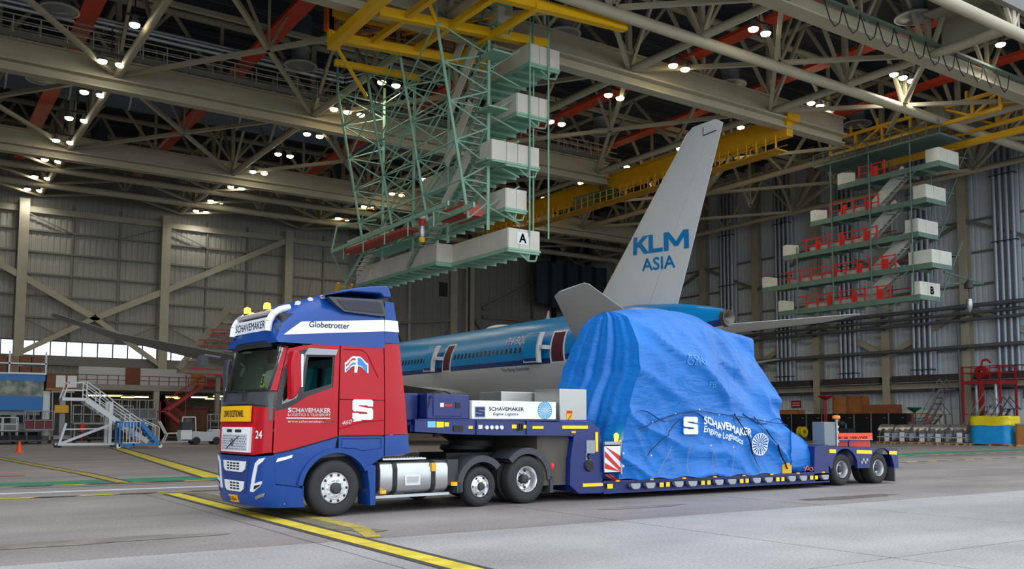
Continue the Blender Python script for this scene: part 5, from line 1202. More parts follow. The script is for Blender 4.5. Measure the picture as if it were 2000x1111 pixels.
MB().box((26.35, 41.0, 15.9), (27.3, 42.2, 16.02)).o('landing', grd, da); MB().box((26.35, 40.97, 16.0), (27.28, 41.03, 17.1)).o('end_panel', dw, da); MB().box((26.32, 41.0, 16.0), (26.38, 42.2, 17.1)).o('side_panel', dw, da)
MB().box((26.1, 50.0, 13.4), (28.4, 58.4, 13.5)).o('platform_floor', grd, da)
for k in range(5): MB().box((26.1, 53 + k * 1.3, 13.5), (26.16, 54.26 + k * 1.3, 14.5)).o('side_panel', dw, da)
# inclined legs, posts and bracing
LEGY = [42.0, 46.4, 50.8, 55.2]
top = lambda y: V((23.4, y, 23.3)); bot = lambda y: V((25.5, y, 12.8))
for y in LEGY:
    a, c = top(y), bot(y); gt(a, c, .09, 'inclined_leg'); gt((26.76, y, 12.3), (26.76, y, 24.4), .1, 'upright_post'); gt(a, (a.x - .1, a.y, 26.0), .08, 'hanger_tube')
    n = 5
    for k in range(n):
        p = a.lerp(c, k / n); q = a.lerp(c, (k + 1) / n); up = V((26.76, y, p.z)); um = V((26.76, y, (p.z + q.z) / 2))
        gt(p, um, .05, 'brace_tube'); gt(um, q, .05, 'brace_tube'); gt(p, up, .04, 'brace_tube')
for y0, y1 in zip(LEGY, LEGY[1:]):
    for k in range(6):
        p, q = top(y0).lerp(bot(y0), k / 5), top(y1).lerp(bot(y1), k / 5); gt(p, q, .05, 'brace_tube')
        if k < 5: gt(p, top(y1).lerp(bot(y1), (k + 1) / 5), .05, 'brace_tube'); gt((26.76, y0, p.z), (26.76, y1, p.z - 2.1), .045, 'brace_tube')
        gt((26.76, y0, p.z), (26.76, y1, p.z), .045, 'brace_tube')
for x, y in ((28.8, 40.9), (30.1, 40.9), (29.4, 41.4)): gt((x, y, 12.0), (x, y, 26), .05, 'hanger_rod')
for k in range(4):
    z = 13.6 + 2.6 * k; gt((26.76, 42, z), (28.3, 41.2, z + 1.2), .05, 'brace_tube'); gt((26.76, 42, z), (28.3, 41.2, z - .9), .05, 'brace_tube')
# service gantry with red grating
MB().bar((25.0, 40.6, 13.2), (25.2, 56, 13.0), .12, .3).o('gantry_beam', grn, da); MB().bar((23.9, 41.4, 13.3), (23.9, 57.0, 13.1), .1, .25).o('gantry_beam', grn, da)
MB().box((24.0, 46.5, 12.8), (25.0, 55.5, 12.95)).o('red_grating', redw, da); MB().box((25.2, 42, 13.0), (26.4, 44.5, 13.6)).o('red_grating', redw, da)
for y in (43, 46, 49, 52, 55): gt((23.9, y, 13.2), (25.1, y, 13.1), .05, 'brace_tube'); gt((23.9, y, 13.2), (23.9, y, 12.3), .04, 'brace_tube')
gt((23.9, 57, 13.1), (26.3, 59.5, 11.0), .07, 'brace_tube'); gt((23.9, 57, 13.1), (24.5, 57.6, 15.0), .06, 'brace_tube'); gt((24.5, 57.6, 15.0), (26.2, 55, 15.2), .06, 'brace_tube')
# yellow trolley frame on top
YT = mat('trolley_yellow', (236, 182, 14), .4, 0, .06, 1)
def yb(p, q, wd=.45, h=.5): MB().bar(p, q, wd, h).o('trolley_beam', YT, da)
yb((19.2, 46.4, 23.0), (28.4, 45.0, 23.0)); yb((19.2, 46.4, 24.4), (28.6, 45.0, 24.6), .4, .5); yb((19.3, 46.6, 22.6), (19.4, 36.5, 23.0), .5, .55); yb((19.2, 46.5, 22.8), (19.2, 46.5, 24.6), .3, .3)
yb((20.2, 42.5, 23.2), (30.5, 41.6, 23.6), .45, .5); yb((22.5, 38.0, 23.4), (33, 37.6, 23.8), .45, .5); yb((20.6, 49.2, 22.8), (26, 48.8, 22.9), .3, .35)
for x in (21.5, 24, 26.5): yb((x, 46.3, 23.1), (x + .5, 37.5, 23.4), .3, .35)
MB().tube((19.3, 46.4, 22.8), (23.4, 50.8, 21.8), .12, 8).o('trolley_strut', YT, da); MB().tube((22.2, 41.5, 24.9), (23.4, 42.0, 23.3), .12, 8).o('trolley_strut', YT, da)
MB().tube((27, 41, 24.2), (23.6, 46.4, 24.2), .08, 8).o('trolley_strut', YT, da)
b = MB()
for k in range(18): b.bar((19.6 + k * .5, 46.7 - k * .08, 23.2), (19.6 + k * .5, 46.7 - k * .08, 24.3), .05)
b.bar((19.4, 46.8, 24.2), (28, 45.4, 24.2), .05).bar((19.4, 46.8, 23.8), (28, 45.4, 23.8), .05).o('trolley_railing', mat('trolley_orange', (206, 120, 22), .5), da)
MB().bar((19.4, 47.3, 23.6), (28, 46.0, 23.6), .12, .5).o('trolley_platform', mat('trolley_orange', (206, 120, 22), .5), da)
MB().bar((19.15, 46.6, 23.4), (19.15, 46.6, 25.4), .45, .5).o('trolley_bracket', mat('bracket_orange', (226, 100, 20), .5), da)
# yellow ladder foot under the lower stair
MB().bar((25.4, 59.2, 11.4), (25.4, 60.4, 9.9), .12, .25).bar((26.4, 59.2, 11.4), (26.4, 60.4, 9.9), .12, .25).o('ladder_side', yellow, da)
for k in range(4): MB().bar((25.4, 59.4 + k * .28, 11.2 - k * .35), (26.4, 59.4 + k * .28, 11.2 - k * .35), .08).o('ladder_rung', yellow, da)
# hoist block hanging in front of the lower platform
hb = thing('hoist_block', 'red and grey hoist block with yellow hook hanging before the dock platform', 'hoist')
for nm, z0, z1, m in (('hoist_cap', 13.3, 13.5, white), ('hoist_body', 12.9, 13.3, redm), ('hoist_weight', 12.25, 12.9, steel), ('hoist_hook', 11.95, 12.25, yellow)): MB().lathe([(0, z1), (.17, z1 - .02), (.2, (z0 + z1) / 2), (.13, z0), (0, z0)], (24.6, 45.6, 0), 'z', 12).o(nm, m, hb, smooth=40)

# ================================================================= WALL DOCK B
db = thing('wall_dock', 'five-level green maintenance dock with red railings, marked B, beside the right wall', 'dock')
LV = [(11.15, 38.6, 51.6), (13.4, 37.6, 53.3), (15.85, 38.6, 51.0), (18.3, 37.9, 48.1), (20.8, 36.8, 45.4)]
XB0, XB1 = 62.4, 65.0
dgm = mat('dock_b_green', (88, 114, 102), .6, 0, .15, 1); dbw = mat('dock_b_panel', (196, 198, 188), .6, 0, .15, .7)
for i, (z, y0, y1) in enumerate(LV):
    P = MB().box((XB0, y0, z), (XB1, y1, z + .1)).o('platform_floor', dgm, db)
    MB().box((XB0 - .06, y0, z - .3), (XB0 + .02, y1, z + .12)).box((XB0, y0 - .05, z - .25), (XB1, y0 + .02, z + .1)).o('floor_edge', dgm, P)
    for k in range(int((y1 - y0) / 1.6)): MB().box((XB0, y0 + k * 1.6, z - .25), (XB1, y0 + k * 1.6 + .08, z)).o('floor_joist', dgm, P)
    MB().box((XB0, y0 - .04, z), (XB0 + 1.0, y0 + .02, z + 1.1)).o('end_panel', dbw, P); MB().box((XB0 + 1.03, y0 - .04, z), (XB1, y0 + .02, z + 1.1)).o('end_panel', dbw, P)
    MB().box((XB0 - .03, y0, z), (XB0 + .03, y0 + (1.0 if i else .6) + .8 * (i == 1), z + 1.1)).o('side_panel', dbw, P)
    MB().prism([(y1 - 1.6, z), (y1, z), (y1, z + 1.0), (y1 - .4, z + 1.05), (y1 - 1.6, z + .8)], 0, XB0 - .03, XB0 + .03).o('side_panel', dbw, P)
    b = MB(); ya, yb_ = y0 + 2.4 + .5 * i, y1 - 1.9
    for zz in (.55, 1.1):
        for xx in (XB0, XB1): MB().bar((xx, ya, z + zz), (xx, yb_, z + zz), .07).o('red_railing', redm, P)
    rp = MB().box((-.05, -.05, 0), (.05, .05, 1.2)).o('red_post', redm, P); rp.location = (XB0, ya, z)
    for k in range(1, int((yb_ - ya) / 1.1) + 1): inst(rp, P, (XB0, ya + k * 1.1, z))
    for k in range(3):
        if ya + 1.1 + k * 2.3 < yb_: MB().box((XB0, ya + .6 + k * 2.3, z + .1), (XB0 + .08, ya + 1.1 + k * 2.3, z + .9)).o('red_gate', redm, P)
    MB().box((XB0 + .02, ya + 1, z + .1), (XB0 + .04, yb_ - .8, z + .45)).o('kick_board', mat('kick_pale', (150, 140, 134), .7, 0, .3, 2), P)
    if i < 4:
        zn, yn = LV[i + 1][0], LV[i + 1][1]
        s_ = MB().bar((XB0 + .7, y0 + 5.2, z + .2), (XB0 + .7, y0 + 2.0, zn + .3), .08, .8).o('stair_side', dbw, db); MB().bar((XB0 + 1.5, y0 + 5.2, z + .2), (XB0 + 1.5, y0 + 2.0, zn + .3), .08, .5).o('stair_side', dbw, s_)
        for k in range(8): MB().box((XB0 + .7, y0 + 5.2 - k * .42, z + .2 + k * .3), (XB0 + 1.5, y0 + 5.0 - k * .42, z + .24 + k * .3)).o('tread', steel, s_)
MB().box((XB0 - .3, 36.5, 22.75), (XB1, 47.4, 22.9)).o('top_floor', dgm, db)
b = MB()
for zz in (23.3, 23.8): b.bar((XB0 - .3, 36.5, zz), (XB0 - .3, 47.4, zz), .06)
for k in range(12): b.bar((XB0 - .3, 36.5 + k, 22.8), (XB0 - .3, 36.5 + k, 23.8), .06)
b.o('top_railing', dgm, db)
for x in (XB0 - .1, XB1):
    for y in (39, 42.5, 46, 49.5): MB().tube((x, y, 11.2 if y < 49 else 11.2), (x, y, 23.5 if y < 47 else 16.5), .06, 6).o('hanger_tube', dgm, db)
for i, (z, y0, y1) in enumerate(LV):
    MB().tube((XB1 + .1, y0, z), (XB1 + 2.2, y0 + .3, z + 2.3), .05, 6).o('brace_tube', dgm, db); MB().tube((XB1, y0 + .6, z + 1), (XB1 + 2.2, y0 + .6, z + 1.2), .05, 6).o('brace_tube', dgm, db)
    MB().path([(XB0, y0 + 1.8, z - .25), (XB0, y0 + 2.4, z - .7), (XB0, y0 + 3.2, z - .6), (XB0, y0 + 3.6, z - .25)], .05, 6).o('bumper_frame', dgm, db)
MB().tube((XB1 + 1, 38.8, 12.4), (XB1 + 6.5, 38.8, 12.9), .08, 6).o('brace_tube', dgm, db); MB().tube((XB1 + 1, 38.8, 13.3), (XB1 + 6.5, 38.8, 12.9), .08, 6).o('brace_tube', dgm, db)
flat2d('dock_letter', text2d('B', .55, .4, .05), lambda x, y: (63.75 + x, 38.55, 11.4 + y), black, db)
# yellow truss carrying dock B
for x in (63.2, 66.5):
    for z in (23.75, 25.0): MB().bar((x, 32.6, z), (x, 46.6, z), .25, .25).o('yellow_chord', yellow, db)
    ys_ = [32.6, 34.6, 37, 39.4, 41.8, 44.2, 46.6]
    for i, (a, c) in enumerate(zip(ys_, ys_[1:])):
        MB().bar((x, a, 23.75), (x, a, 25.0), .2).o('yellow_web', yellow, db); MB().bar((x, a if i % 2 else c, 23.75), (x, c if i % 2 else a, 25.0), .16).o('yellow_web', yellow, db)
        MB().bar((x, a + .4, 25.0), (x, a + .4, 25.7), .16).o('yellow_peg', yellow, db)
    MB().bar((x, 46.6, 23.75), (x, 46.6, 25.0), .2).o('yellow_web', yellow, db)
MB().box((63, 36.6, 24.0), (63.8, 38.2, 25.3)).o('winch_cabinet', mat('cabinet_olive', (120, 124, 112), .5), db)
MB().bar((66.5, 26.5, 22.9), (66.5, 44, 22.9), .4, .45).o('yellow_chord', yellow, db); MB().bar((67.5, 27.0, 24.2), (67.5, 33, 24.2), .9, .1).o('yellow_walkway', mat('yellow_worn', (190, 140, 22), .6, 0, .2, 1), db)
# ================================================================= LEFT SIDE OF THE HALL
wp = mat('stair_white', (224, 228, 230), .45); bl = mat('stand_blue', (30, 118, 190), .45); brown = mat('cardboard_brown', (120, 78, 54), .8, 0, .15, 2); wood = mat('plywood', (176, 116, 60), .7, 0, .18, 1.5)
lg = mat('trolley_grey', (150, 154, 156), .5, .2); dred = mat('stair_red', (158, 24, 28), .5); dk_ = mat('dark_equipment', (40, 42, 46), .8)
# white mobile stairs
ms = thing('mobile_stairs', 'white mobile aircraft stairs with handrails on a wheeled base', 'stairs', (0, 66, 0))
MB().bar((8.9, -.7, .22), (12.6, -.7, .22), .14).o('base_beam', wp, ms); MB().bar((8.9, .7, .22), (12.6, .7, .22), .14).o('base_beam', wp, ms)
MB().bar((9.0, -.7, .25), (12.0, -.7, 1.5), .16).o('base_strut', wp, ms); MB().bar((9.0, -.7, .3), (9.35, -.7, 1.6), .14).o('base_strut', wp, ms); MB().bar((9.3, -.7, 1.2), (11.9, -.7, 1.25), .08).o('base_rail', wp, ms)
MB().bar((12.0, -.7, .2), (12.0, -.7, 3.0), .2).o('mast', wp, ms); MB().bar((12.0, .7, .2), (12.0, .7, 3.0), .2).o('mast', wp, ms)
MB().box((9.05, -.75, 3.05), (10.55, .75, 3.25)).o('top_platform', wp, ms)
for s in (-.75, .75):
    st = MB().bar((10.5, s, 3.1), (14.4, s, .35), .08, .32).o('stringer', wp, ms)
    MB().bar((10.5, s, 4.3), (12.1, s, 3.15), .07).bar((10.5, s, 3.9), (12.1, s, 2.75), .05).bar((10.5, s, 3.55), (12.1, s, 2.4), .05).bar((12.1, s, 3.1), (14.4, s, 1.45), .07).bar((12.1, s, 2.65), (14.4, s, 1.05), .05).o('handrail', wp, ms)
    for x, z in ((10.5, 3.1), (11.3, 2.55), (12.1, 1.95), (13.2, 1.2), (14.3, .4)): MB().bar((x, s, z), (x, s, z + 1.15), .07).o('rail_post', wp, ms)
    MB().bar((9.1, s, 3.2), (9.45, s, 4.3), .07).o('rail_post', wp, ms); MB().bar((9.4, s, 4.2), (10.5, s, 4.3), .07).bar((9.25, s, 3.75), (10.5, s, 3.75), .05).o('handrail', wp, ms)
t0 = MB().box((-.16, -.7, -.02), (.16, .7, .02)).o('tread', steel, ms); t0.location = (10.7, 0, 3.0)
for k in range(1, 12): inst(t0, ms, (10.7 + k * .33, 0, 3.0 - k * .233))
for x in (9.0, 12.4):
    for s in (-.7, .7): MB().lathe([(0, -.06), (.16, -.06), (.16, .06), (0, .06)], (x, s, .16), 'y', 14).o('caster', black, ms)
# blue stand with gate and short stair
bs = thing('work_stand', 'blue work stand with white gate and short stair beside the mobile stairs', 'stand', (0, 62.6, 0))
for x in (12.1, 12.95): MB().bar((x, 0, .1), (x, 0, 1.75), .1).bar((x, 1.2, .1), (x, 1.2, 1.75), .1).o('stand_leg', bl, bs)
MB().box((12.05, 0, 1.6), (13.6, 1.2, 1.72)).o('stand_deck', bl, bs); MB().box((12.2, -.03, 1.35), (13.1, .02, 1.7)).o('stand_board', bl, bs)
G_ = MB().bar((12.3, -.06, .35), (13.3, -.06, .35), .05).bar((12.3, -.06, 1.72), (13.3, -.06, 1.72), .05).o('gate_frame', wp, bs)
for k in range(6): MB().bar((12.3 + k * .2, -.06, .35), (12.3 + k * .2, -.06, 1.72), .035).o('gate_bar', wp, bs)
for s in (0, 1.1): MB().bar((13.4, s, 1.6), (14.5, s, .3), .08, .25).o('stringer', bl, bs); MB().bar((13.5, s, 1.85), (14.5, s, 1.35), .05).bar((14.5, s, .2), (14.5, s, 1.35), .05).o('handrail', wp, bs)
for k in range(5): MB().box((13.5 + k * .2, 0, 1.4 - k * .24), (13.72 + k * .2, 1.1, 1.44 - k * .24)).o('tread', bl, bs)
MB().bar((12.1, 0, .22), (14.6, 0, .22), .1).o('base_beam', bl, bs); MB().prism([(12.3, .22), (12.5, .0), (12.7, .0), (12.85, .22)], 1, -.1, .1).o('foot', bl, bs)
for x in (12.05, 14.6): MB().lathe([(0, -.05), (.13, -.05), (.13, .05), (0, .05)], (x, 0, .13), 'y', 12).o('caster', wp, bs)
# blue docking box with picture band
dbx = thing('banner_dock', 'blue panelled docking unit with a washed-out picture band at the hall edge', 'dock', (0, 80, 0))
MB().box((2.0, 0, 2.55), (9.75, 4, 3.65)).o('lower_panel', bl, dbx); MB().box((2.0, 0, 4.85), (9.85, 4, 5.35)).o('upper_panel', bl, dbx)
pm = mat('picture_band', (150, 156, 158), .7)
nt = pm.node_tree; n = nt.nodes.new('ShaderNodeTexNoise'); n.inputs['Scale'].default_value = 1.3; n.inputs['Detail'].default_value = 4; tc = nt.nodes.new('ShaderNodeTexCoord'); rp_ = nt.nodes.new('ShaderNodeValToRGB')
rp_.color_ramp.elements[0].position = .38; rp_.color_ramp.elements[0].color = (.09, .16, .2, 1); rp_.color_ramp.elements[1].position = .62; rp_.color_ramp.elements[1].color = (.42, .42, .38, 1)
qq = rp_.color_ramp.elements.new(.5); qq.color = (.22, .25, .22, 1)
nt.links.new(tc.outputs['Object'], n.inputs['Vector']); nt.links.new(n.outputs[0], rp_.inputs[0]); nt.links.new(rp_.outputs[0], nt.nodes['Principled BSDF'].inputs['Base Color'])
MB().box((2.0, .02, 3.65), (9.75, 4, 4.85)).o('picture_panel', pm, dbx)
MB().box((7.2, -.1, 5.36), (9.9, .2, 5.5)).o('top_rail', wp, dbx); MB().box((9.75, .3, .6), (10.28, 1.6, 4.1)).o('white_pillar', wp, dbx)
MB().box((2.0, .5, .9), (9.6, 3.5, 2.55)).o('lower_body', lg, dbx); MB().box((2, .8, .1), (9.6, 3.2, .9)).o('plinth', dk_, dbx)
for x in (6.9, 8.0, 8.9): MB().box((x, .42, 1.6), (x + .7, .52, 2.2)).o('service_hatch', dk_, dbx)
sh = thing('storage_rack', 'white-posted rack holding brown boxes above the blue docking unit', 'rack', (0, 82, 0))
for x in (3.2, 8.2, 11.4)[1:2] + (11.9,): pass
for x in (3.5, 7.5, 10.1): MB().box((x - .06, 0, 5.36), (x + .06, .12, 7.3)).o('rack_post', wp, sh)
for z in (5.45, 6.25): MB().box((2, 0, z), (10.2, 1.2, z + .12)).o('rack_shelf', wp, sh)
for z in (5.58, 6.38):
    for k in range(9):
        x = 2.3 + k * .85; h = random.uniform(.45, .65)
        tag(MB().box((x, 82.12, z), (x + .72, 82.9, z + h)).o('carton', brown if k % 3 else mat('carton_tan', (140, 108, 84), .8), None), 'brown carton on the %s rack shelf, %s from the wall side' % ('lower' if z < 6 else 'upper', ORD[8 - k]), 'carton', 'cartons on the %s rack shelf' % ('lower' if z < 6 else 'upper'))
cb = thing('packing_case', 'dark brown packing case with two white labels on a raised lift', 'case', (0, 80, 0))
MB().box((9.95, 0, 4.3), (12.1, 1.6, 5.5)).o('case_body', brown, cb); MB().box((9.9, -.05, 4.15), (12.15, 1.65, 4.32)).o('case_pallet', wood, cb)
for x in (10.6, 11.42): MB().box((x, -.03, 4.4), (x + .68, 0, 5.35)).o('white_label', white, cb)
lf = thing('lift_trolley', 'grey lift trolley with yellow box carrying the packing case', 'trolley', (0, 80, 0))
MB().box((10.6, .2, .3), (11.9, 1.4, .6)).o('base', lg, lf); MB().box((11.0, .3, .6), (11.4, .9, 4.15)).o('mast', lg, lf); MB().box((10.3, .1, 4.0), (12.0, 1.5, 4.15)).o('lift_deck', lg, lf); MB().box((10.6, .05, 2.4), (11.6, .3, 3.0)).o('yellow_box', yellow, lf)
for x in (10.5, 11.85): MB().bar((x, .1, .5), (x - .1, .1, 4.0), .08).o('lift_strut', lg, lf)
def cage(nm, label, x0, x1, y, z0, z1, m, nx=4, nz=3, group=None, fill=None):
    t = thing(nm, label, 'trolley', (0, y, 0), 0, group)
    for k in range(nx + 1): MB().bar((x0 + (x1 - x0) * k / nx, 0, z0), (x0 + (x1 - x0) * k / nx, 0, z1), .06).bar((x0 + (x1 - x0) * k / nx, 1, z0), (x0 + (x1 - x0) * k / nx, 1, z1), .06).o('upright', m, t)
    for k in range(nz + 1):
        z = z0 + (z1 - z0) * k / nz; MB().bar((x0, 0, z), (x1, 0, z), .06).o('rail', m, t); MB().bar((x0, 1, z), (x1, 1, z), .06).o('rail', m, t)
    MB().box((x0, 0, z0 - .1), (x1, 1, z0)).o('deck', m, t)
    for x in (x0 + .2, x1 - .2):
        MB().bar((x, .5, .1), (x, .5, z0), .12).o('leg', m, t); MB().lathe([(0, -.08), (.14, -.08), (.14, .08), (0, .08)], (x, .5, .14), 'y', 12).o('caster', black, t)
    if fill: MB().box((x0 + .1, .2, z0), (x1 - .1, .9, z0 + (z1 - z0) * .55)).o('load', fill, t)
    return t
cage('cage_trolley', 'low white cage trolley under the blue docking unit', 4.0, 7.9, 78.2, .5, 2.0, wp, 4, 3)
cage('cage_trolley', 'grey cage trolley with red bottles before the blue docking unit', 8.4, 10.4, 78.6, 1.1, 2.5, lg, 3, 2, fill=mat('bottle_red', (120, 40, 46), .5))
cage('cage_trolley', 'long grey railed trolley behind the mobile stairs', 11.8, 16.2, 79, 1.6, 3.0, lg, 6, 2)
cage('cage_trolley', 'grey railed trolley with white tray under the mezzanine', 15.6, 19.2, 84, 2.0, 3.6, lg, 5, 2, fill=mat('tray_grey', (110, 112, 116), .6))
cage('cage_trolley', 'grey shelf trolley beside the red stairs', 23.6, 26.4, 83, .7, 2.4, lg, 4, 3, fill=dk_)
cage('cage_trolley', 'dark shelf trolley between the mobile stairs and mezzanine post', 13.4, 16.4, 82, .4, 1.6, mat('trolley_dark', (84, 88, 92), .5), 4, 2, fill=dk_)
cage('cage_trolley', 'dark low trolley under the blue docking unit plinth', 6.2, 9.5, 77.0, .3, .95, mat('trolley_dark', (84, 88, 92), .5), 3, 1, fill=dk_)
tag(MB().lathe([(0, 1.55), (.22, 1.5), (.26, 1.2), (.22, .9), (0, .85)], (12.4, 78.6, 0), 'z', 12).bar((12.4, 78.6, 0), (12.4, 78.6, 1.0), .06).o('fire_extinguisher', redm, None, smooth=40), 'red extinguisher on a post behind the mobile stairs', 'extinguisher')
cone = thing('traffic_cone', 'small orange traffic cone standing on the hall floor', 'cone', (5.8, 56.3, 0))
MB().lathe([(0, .62), (.05, .62), (.17, .05)], (0, 0, 0), 'z', 16).o('cone_body', mat('cone_orange', (246, 80, 20), .5), cone, smooth=50); MB().box((-.2, -.2, 0), (.2, .2, .05)).o('cone_base', mat('cone_orange', (246, 80, 20), .5), cone)
# mezzanine
mz = thing('mezzanine', 'concrete mezzanine with dark red railing and white office walls under the windows', 'mezzanine', (0, 88, 0))
MB().box((12.3, 0, 4.55), (31, 12.5, 5.05)).o('deck', mat('mezz_concrete', (140, 138, 130), .8, 0, .1, 1), mz)
for x in (20.1, 26.6, 30.6): MB().box((x - .25, .1, 0), (x + .25, .6, 4.55)).o('post', beige, mz)
MB().box((13.9, 3, 5.05), (25.2, 3.15, 6.75)).o('office_wall', mat('office_grey', (176, 178, 180), .7), mz); MB().box((17.9, 2.9, 5.05), (19.2, 3.0, 6.75)).o('office_door', mat('door_brown', (104, 56, 34), .7), mz); MB().box((23.9, 2.85, 5.05), (25.1, 3, 6.8)).o('office_panel', mat('panel_ochre', (160, 112, 56), .7), mz)
MB().box((12.3, 5, 5.05), (31, 5.2, 6.2)).o('rear_parapet', girtm, mz)
b = MB()
for z in (5.45, 5.85): b.bar((13.0, 0, z), (26.6, 0, z), .06)
b.o('handrail', mat('rail_maroon', (112, 40, 40), .6), mz)
rp3 = MB().bar((0, 0, 5.05), (0, 0, 5.85), .06).o('rail_post', mat('rail_maroon', (112, 40, 40), .6), mz); rp3.location = (13.2, 0, 0)
for k in range(1, 16): inst(rp3, mz, (13.2 + k * .88, 0, 0))
MB().box((12.3, 12.0, 0), (40, 12.3, 4.5)).o('rear_wall', mat('mezz_concrete', (140, 138, 130), .8), mz)
for i, (x, y, z, l_, wm_) in enumerate(((14.5, 89.5, 4.05, 1.5, 0), (16.2, 91, 4.1, 1.5, 1), (17.2, 89.3, 3.95, 1.2, 1), (18.9, 93, 4.1, 1.6, 0), (21.3, 90, 4.05, 1.2, 1), (22.6, 92, 4.0, 1.0, 1), (23.8, 90.5, 4.1, 1.6, 0), (25.6, 89.5, 4.2, 2.2, 0), (25.4, 91.5, 4.0, 1.6, 1), (27.8, 90.5, 4.1, 1.8, 0))):
    t = thing('strip_light', 'glowing tube light under the mezzanine, ' + ('yellowish' if wm_ else 'white') + ', number %s from the stair side' % ORD[9 - i], 'lamp', (x, y, z), 0, 'tube lights under the mezzanine')
    MB().box((0, -.1, .05), (l_, .1, .14)).o('housing', wp, t); MB().tube((.05, 0, 0), (l_ - .05, 0, 0), .06, 8).o('tube', mat('tube_warm', (255, 232, 120), .4, emit=2.2) if wm_ else mat('tube_white', (255, 248, 214), .4, emit=2.6), t)
    MB().bar((l_ / 2, 0, .1), (l_ / 2, 0, 4.56 - z), .03).o('hanger', darkg, t)
rs = thing('red_stairs', 'red steel zigzag stairs climbing to the mezzanine', 'stairs', (0, 86.6, 0))
for s in (0, 1): MB().bar((23.8, s, 5.0), (20.6, s, 2.7), .08, .28).o('stringer', dred, rs); MB().bar((20.6, s, 2.7), (23.6, s, .1), .08, .28).o('stringer', dred, rs); MB().bar((24.0, s, 6.0), (20.7, s, 3.7), .06).bar((20.6, s, 3.7), (23.6, s, 1.1), .06).o('handrail', dred, rs)
for k in range(10): MB().box((20.7 + k * .31, 0, 2.75 + k * .225), (20.98 + k * .31, 1, 2.8 + k * .225)).o('tread', dred, rs); MB().box((20.7 + k * .29, 0, 2.6 - k * .25), (20.98 + k * .29, 1, 2.65 - k * .25)).o('tread', dred, rs)
MB().box((20.0, 0, 2.6), (20.8, 1, 2.72)).o('landing', dred, rs); MB().box((23.5, 0, 4.95), (26.5, 1.4, 5.12)).o('landing', dred, rs)
for x in (20.1, 22.3, 24.0, 25.5): MB().bar((x, 0, 0 if x < 24 else 5), (x, 0, 3.6 if x < 21 else 6.0), .07).o('rail_post', dred, rs)
MB().box((24.2, -.05, 5.1), (26.4, 0, 5.7)).o('red_skirt', dred, rs)
eb = thing('engine_crate', 'red and ochre machine standing behind the red stairs', 'machine', (0, 90, 0)); MB().box((21.8, 0, .4), (25.4, 2, 2.9)).o('machine_body', mat('machine_ochre', (112, 74, 44), .7, 0, .3, 1.5), eb, bevel=.3); MB().box((21.6, .2, 2.4), (25.6, 1.8, 3.2)).o('machine_top', mat('machine_red', (104, 30, 30), .6), eb, bevel=.2)
tg = thing('tow_tug', 'low white electric tug parked by the red stairs', 'tug', (0, 70, 0))
MB().prism([(18.6, .25), (18.6, .8), (19.0, 1.0), (20.0, .95), (20.1, 1.15), (20.9, 1.15), (20.9, .25)], 1, 0, 1.3).o('tug_body', mat('tug_white', (190, 194, 196), .5), tg, bevel=.05); MB().box((17.9, .2, 1.1), (18.5, 1.1, 1.7)).o('tug_seat', darkg, tg); MB().box((17.8, .1, .4), (18.6, 1.2, 1.1)).o('tug_console', wp, tg)
for x in (18.9, 20.4): 
    for y in (.0, 1.2): MB().lathe([(0, -.1), (.28, -.1), (.3, 0), (.28, .1), (0, .1)], (x, y, .3), 'y', 16).o('tug_wheel', rubber, tg)
sc_ = thing('seat_frame', 'white bare seat frame on the floor before the red stairs', 'seat frame', (0, 74, 0))
MB().bar((17.2, 0, 1.75), (17.7, 0, .8), .09).bar((17.2, .6, 1.75), (17.7, .6, .8), .09).o('back_tube', wp, sc_); MB().bar((17.7, 0, .8), (18.8, 0, .85), .09).bar((17.7, .6, .8), (18.8, .6, .85), .09).o('seat_tube', wp, sc_); MB().bar((17.8, 0, .8), (17.5, 0, .1), .08).bar((18.6, 0, .8), (18.8, 0, .1), .08).bar((17.8, .6, .8), (17.5, .6, .1), .08).bar((18.6, .6, .8), (18.8, .6, .1), .08).bar((17.4, 0, .15), (18.9, 0, .15), .07).bar((17.7, 0, .8), (17.7, .6, .8), .07).o('leg_tube', wp, sc_)
wb_ = thing('wrapped_bundle', 'grey wrapped bundle on a white hand cart near the tug', 'bundle', (0, 76, 0)); MB().lathe([(0, 2.0), (.5, 1.95), (.65, 1.2), (.55, .5), (.2, .2), (0, .2)], (19.9, .5, 0), 'z', 14).o('bundle_body', mat('wrap_grey', (84, 86, 96), .4, 0, .3, 3), wb_, smooth=60); MB().bar((19.3, 0, .1), (19.4, 0, 2.1), .07).bar((20.5, 0, .1), (20.4, 0, 2.1), .07).bar((19.4, 0, 2.1), (20.4, 0, 2.1), .1).box((19.3, 0, .1), (20.5, 1, .2)).o('hand_cart', wp, wb_)
# inclined nose dock frame behind the cab
nd = thing('nose_dock', 'tall inclined brown steel dock frame with red railings behind the truck cab', 'dock', (0, 84, 0))
nm_ = mat('nose_dock_brown', (128, 120, 106), .6, 0, .15, 1)
for k in range(7):
    x = 20.9 + k * .78; MB().bar((x, .3 * k, 6.4), (x + 4.3, .3 * k, 12.2), .34, .5).o('inclined_beam', nm_, nd)
for k in range(6): MB().bar((21.6 + k * .75, -.3, 7.2 + k * .9), (28.2, -.3, 7.4 + k * .9), .2).o('cross_beam', nm_, nd)
for k, z in enumerate((6.0, 8.6, 9.6)): MB().bar((21.5 + k, -.5, z), (27.5 + k, -.5, z), .1).bar((21.5 + k, -.5, z + .5), (27.5 + k, -.5, z + .5), .08).o('red_rail', dred, nd)
for x in (24.6, 27.6): MB().box((x - .2, .4, 0), (x + .2, .8, 6.6)).o('support_post', nm_, nd)
MB().bar((20.9, .2, 6.3), (28, .2, 6.3), .4, .5).o('cross_beam', nm_, nd)

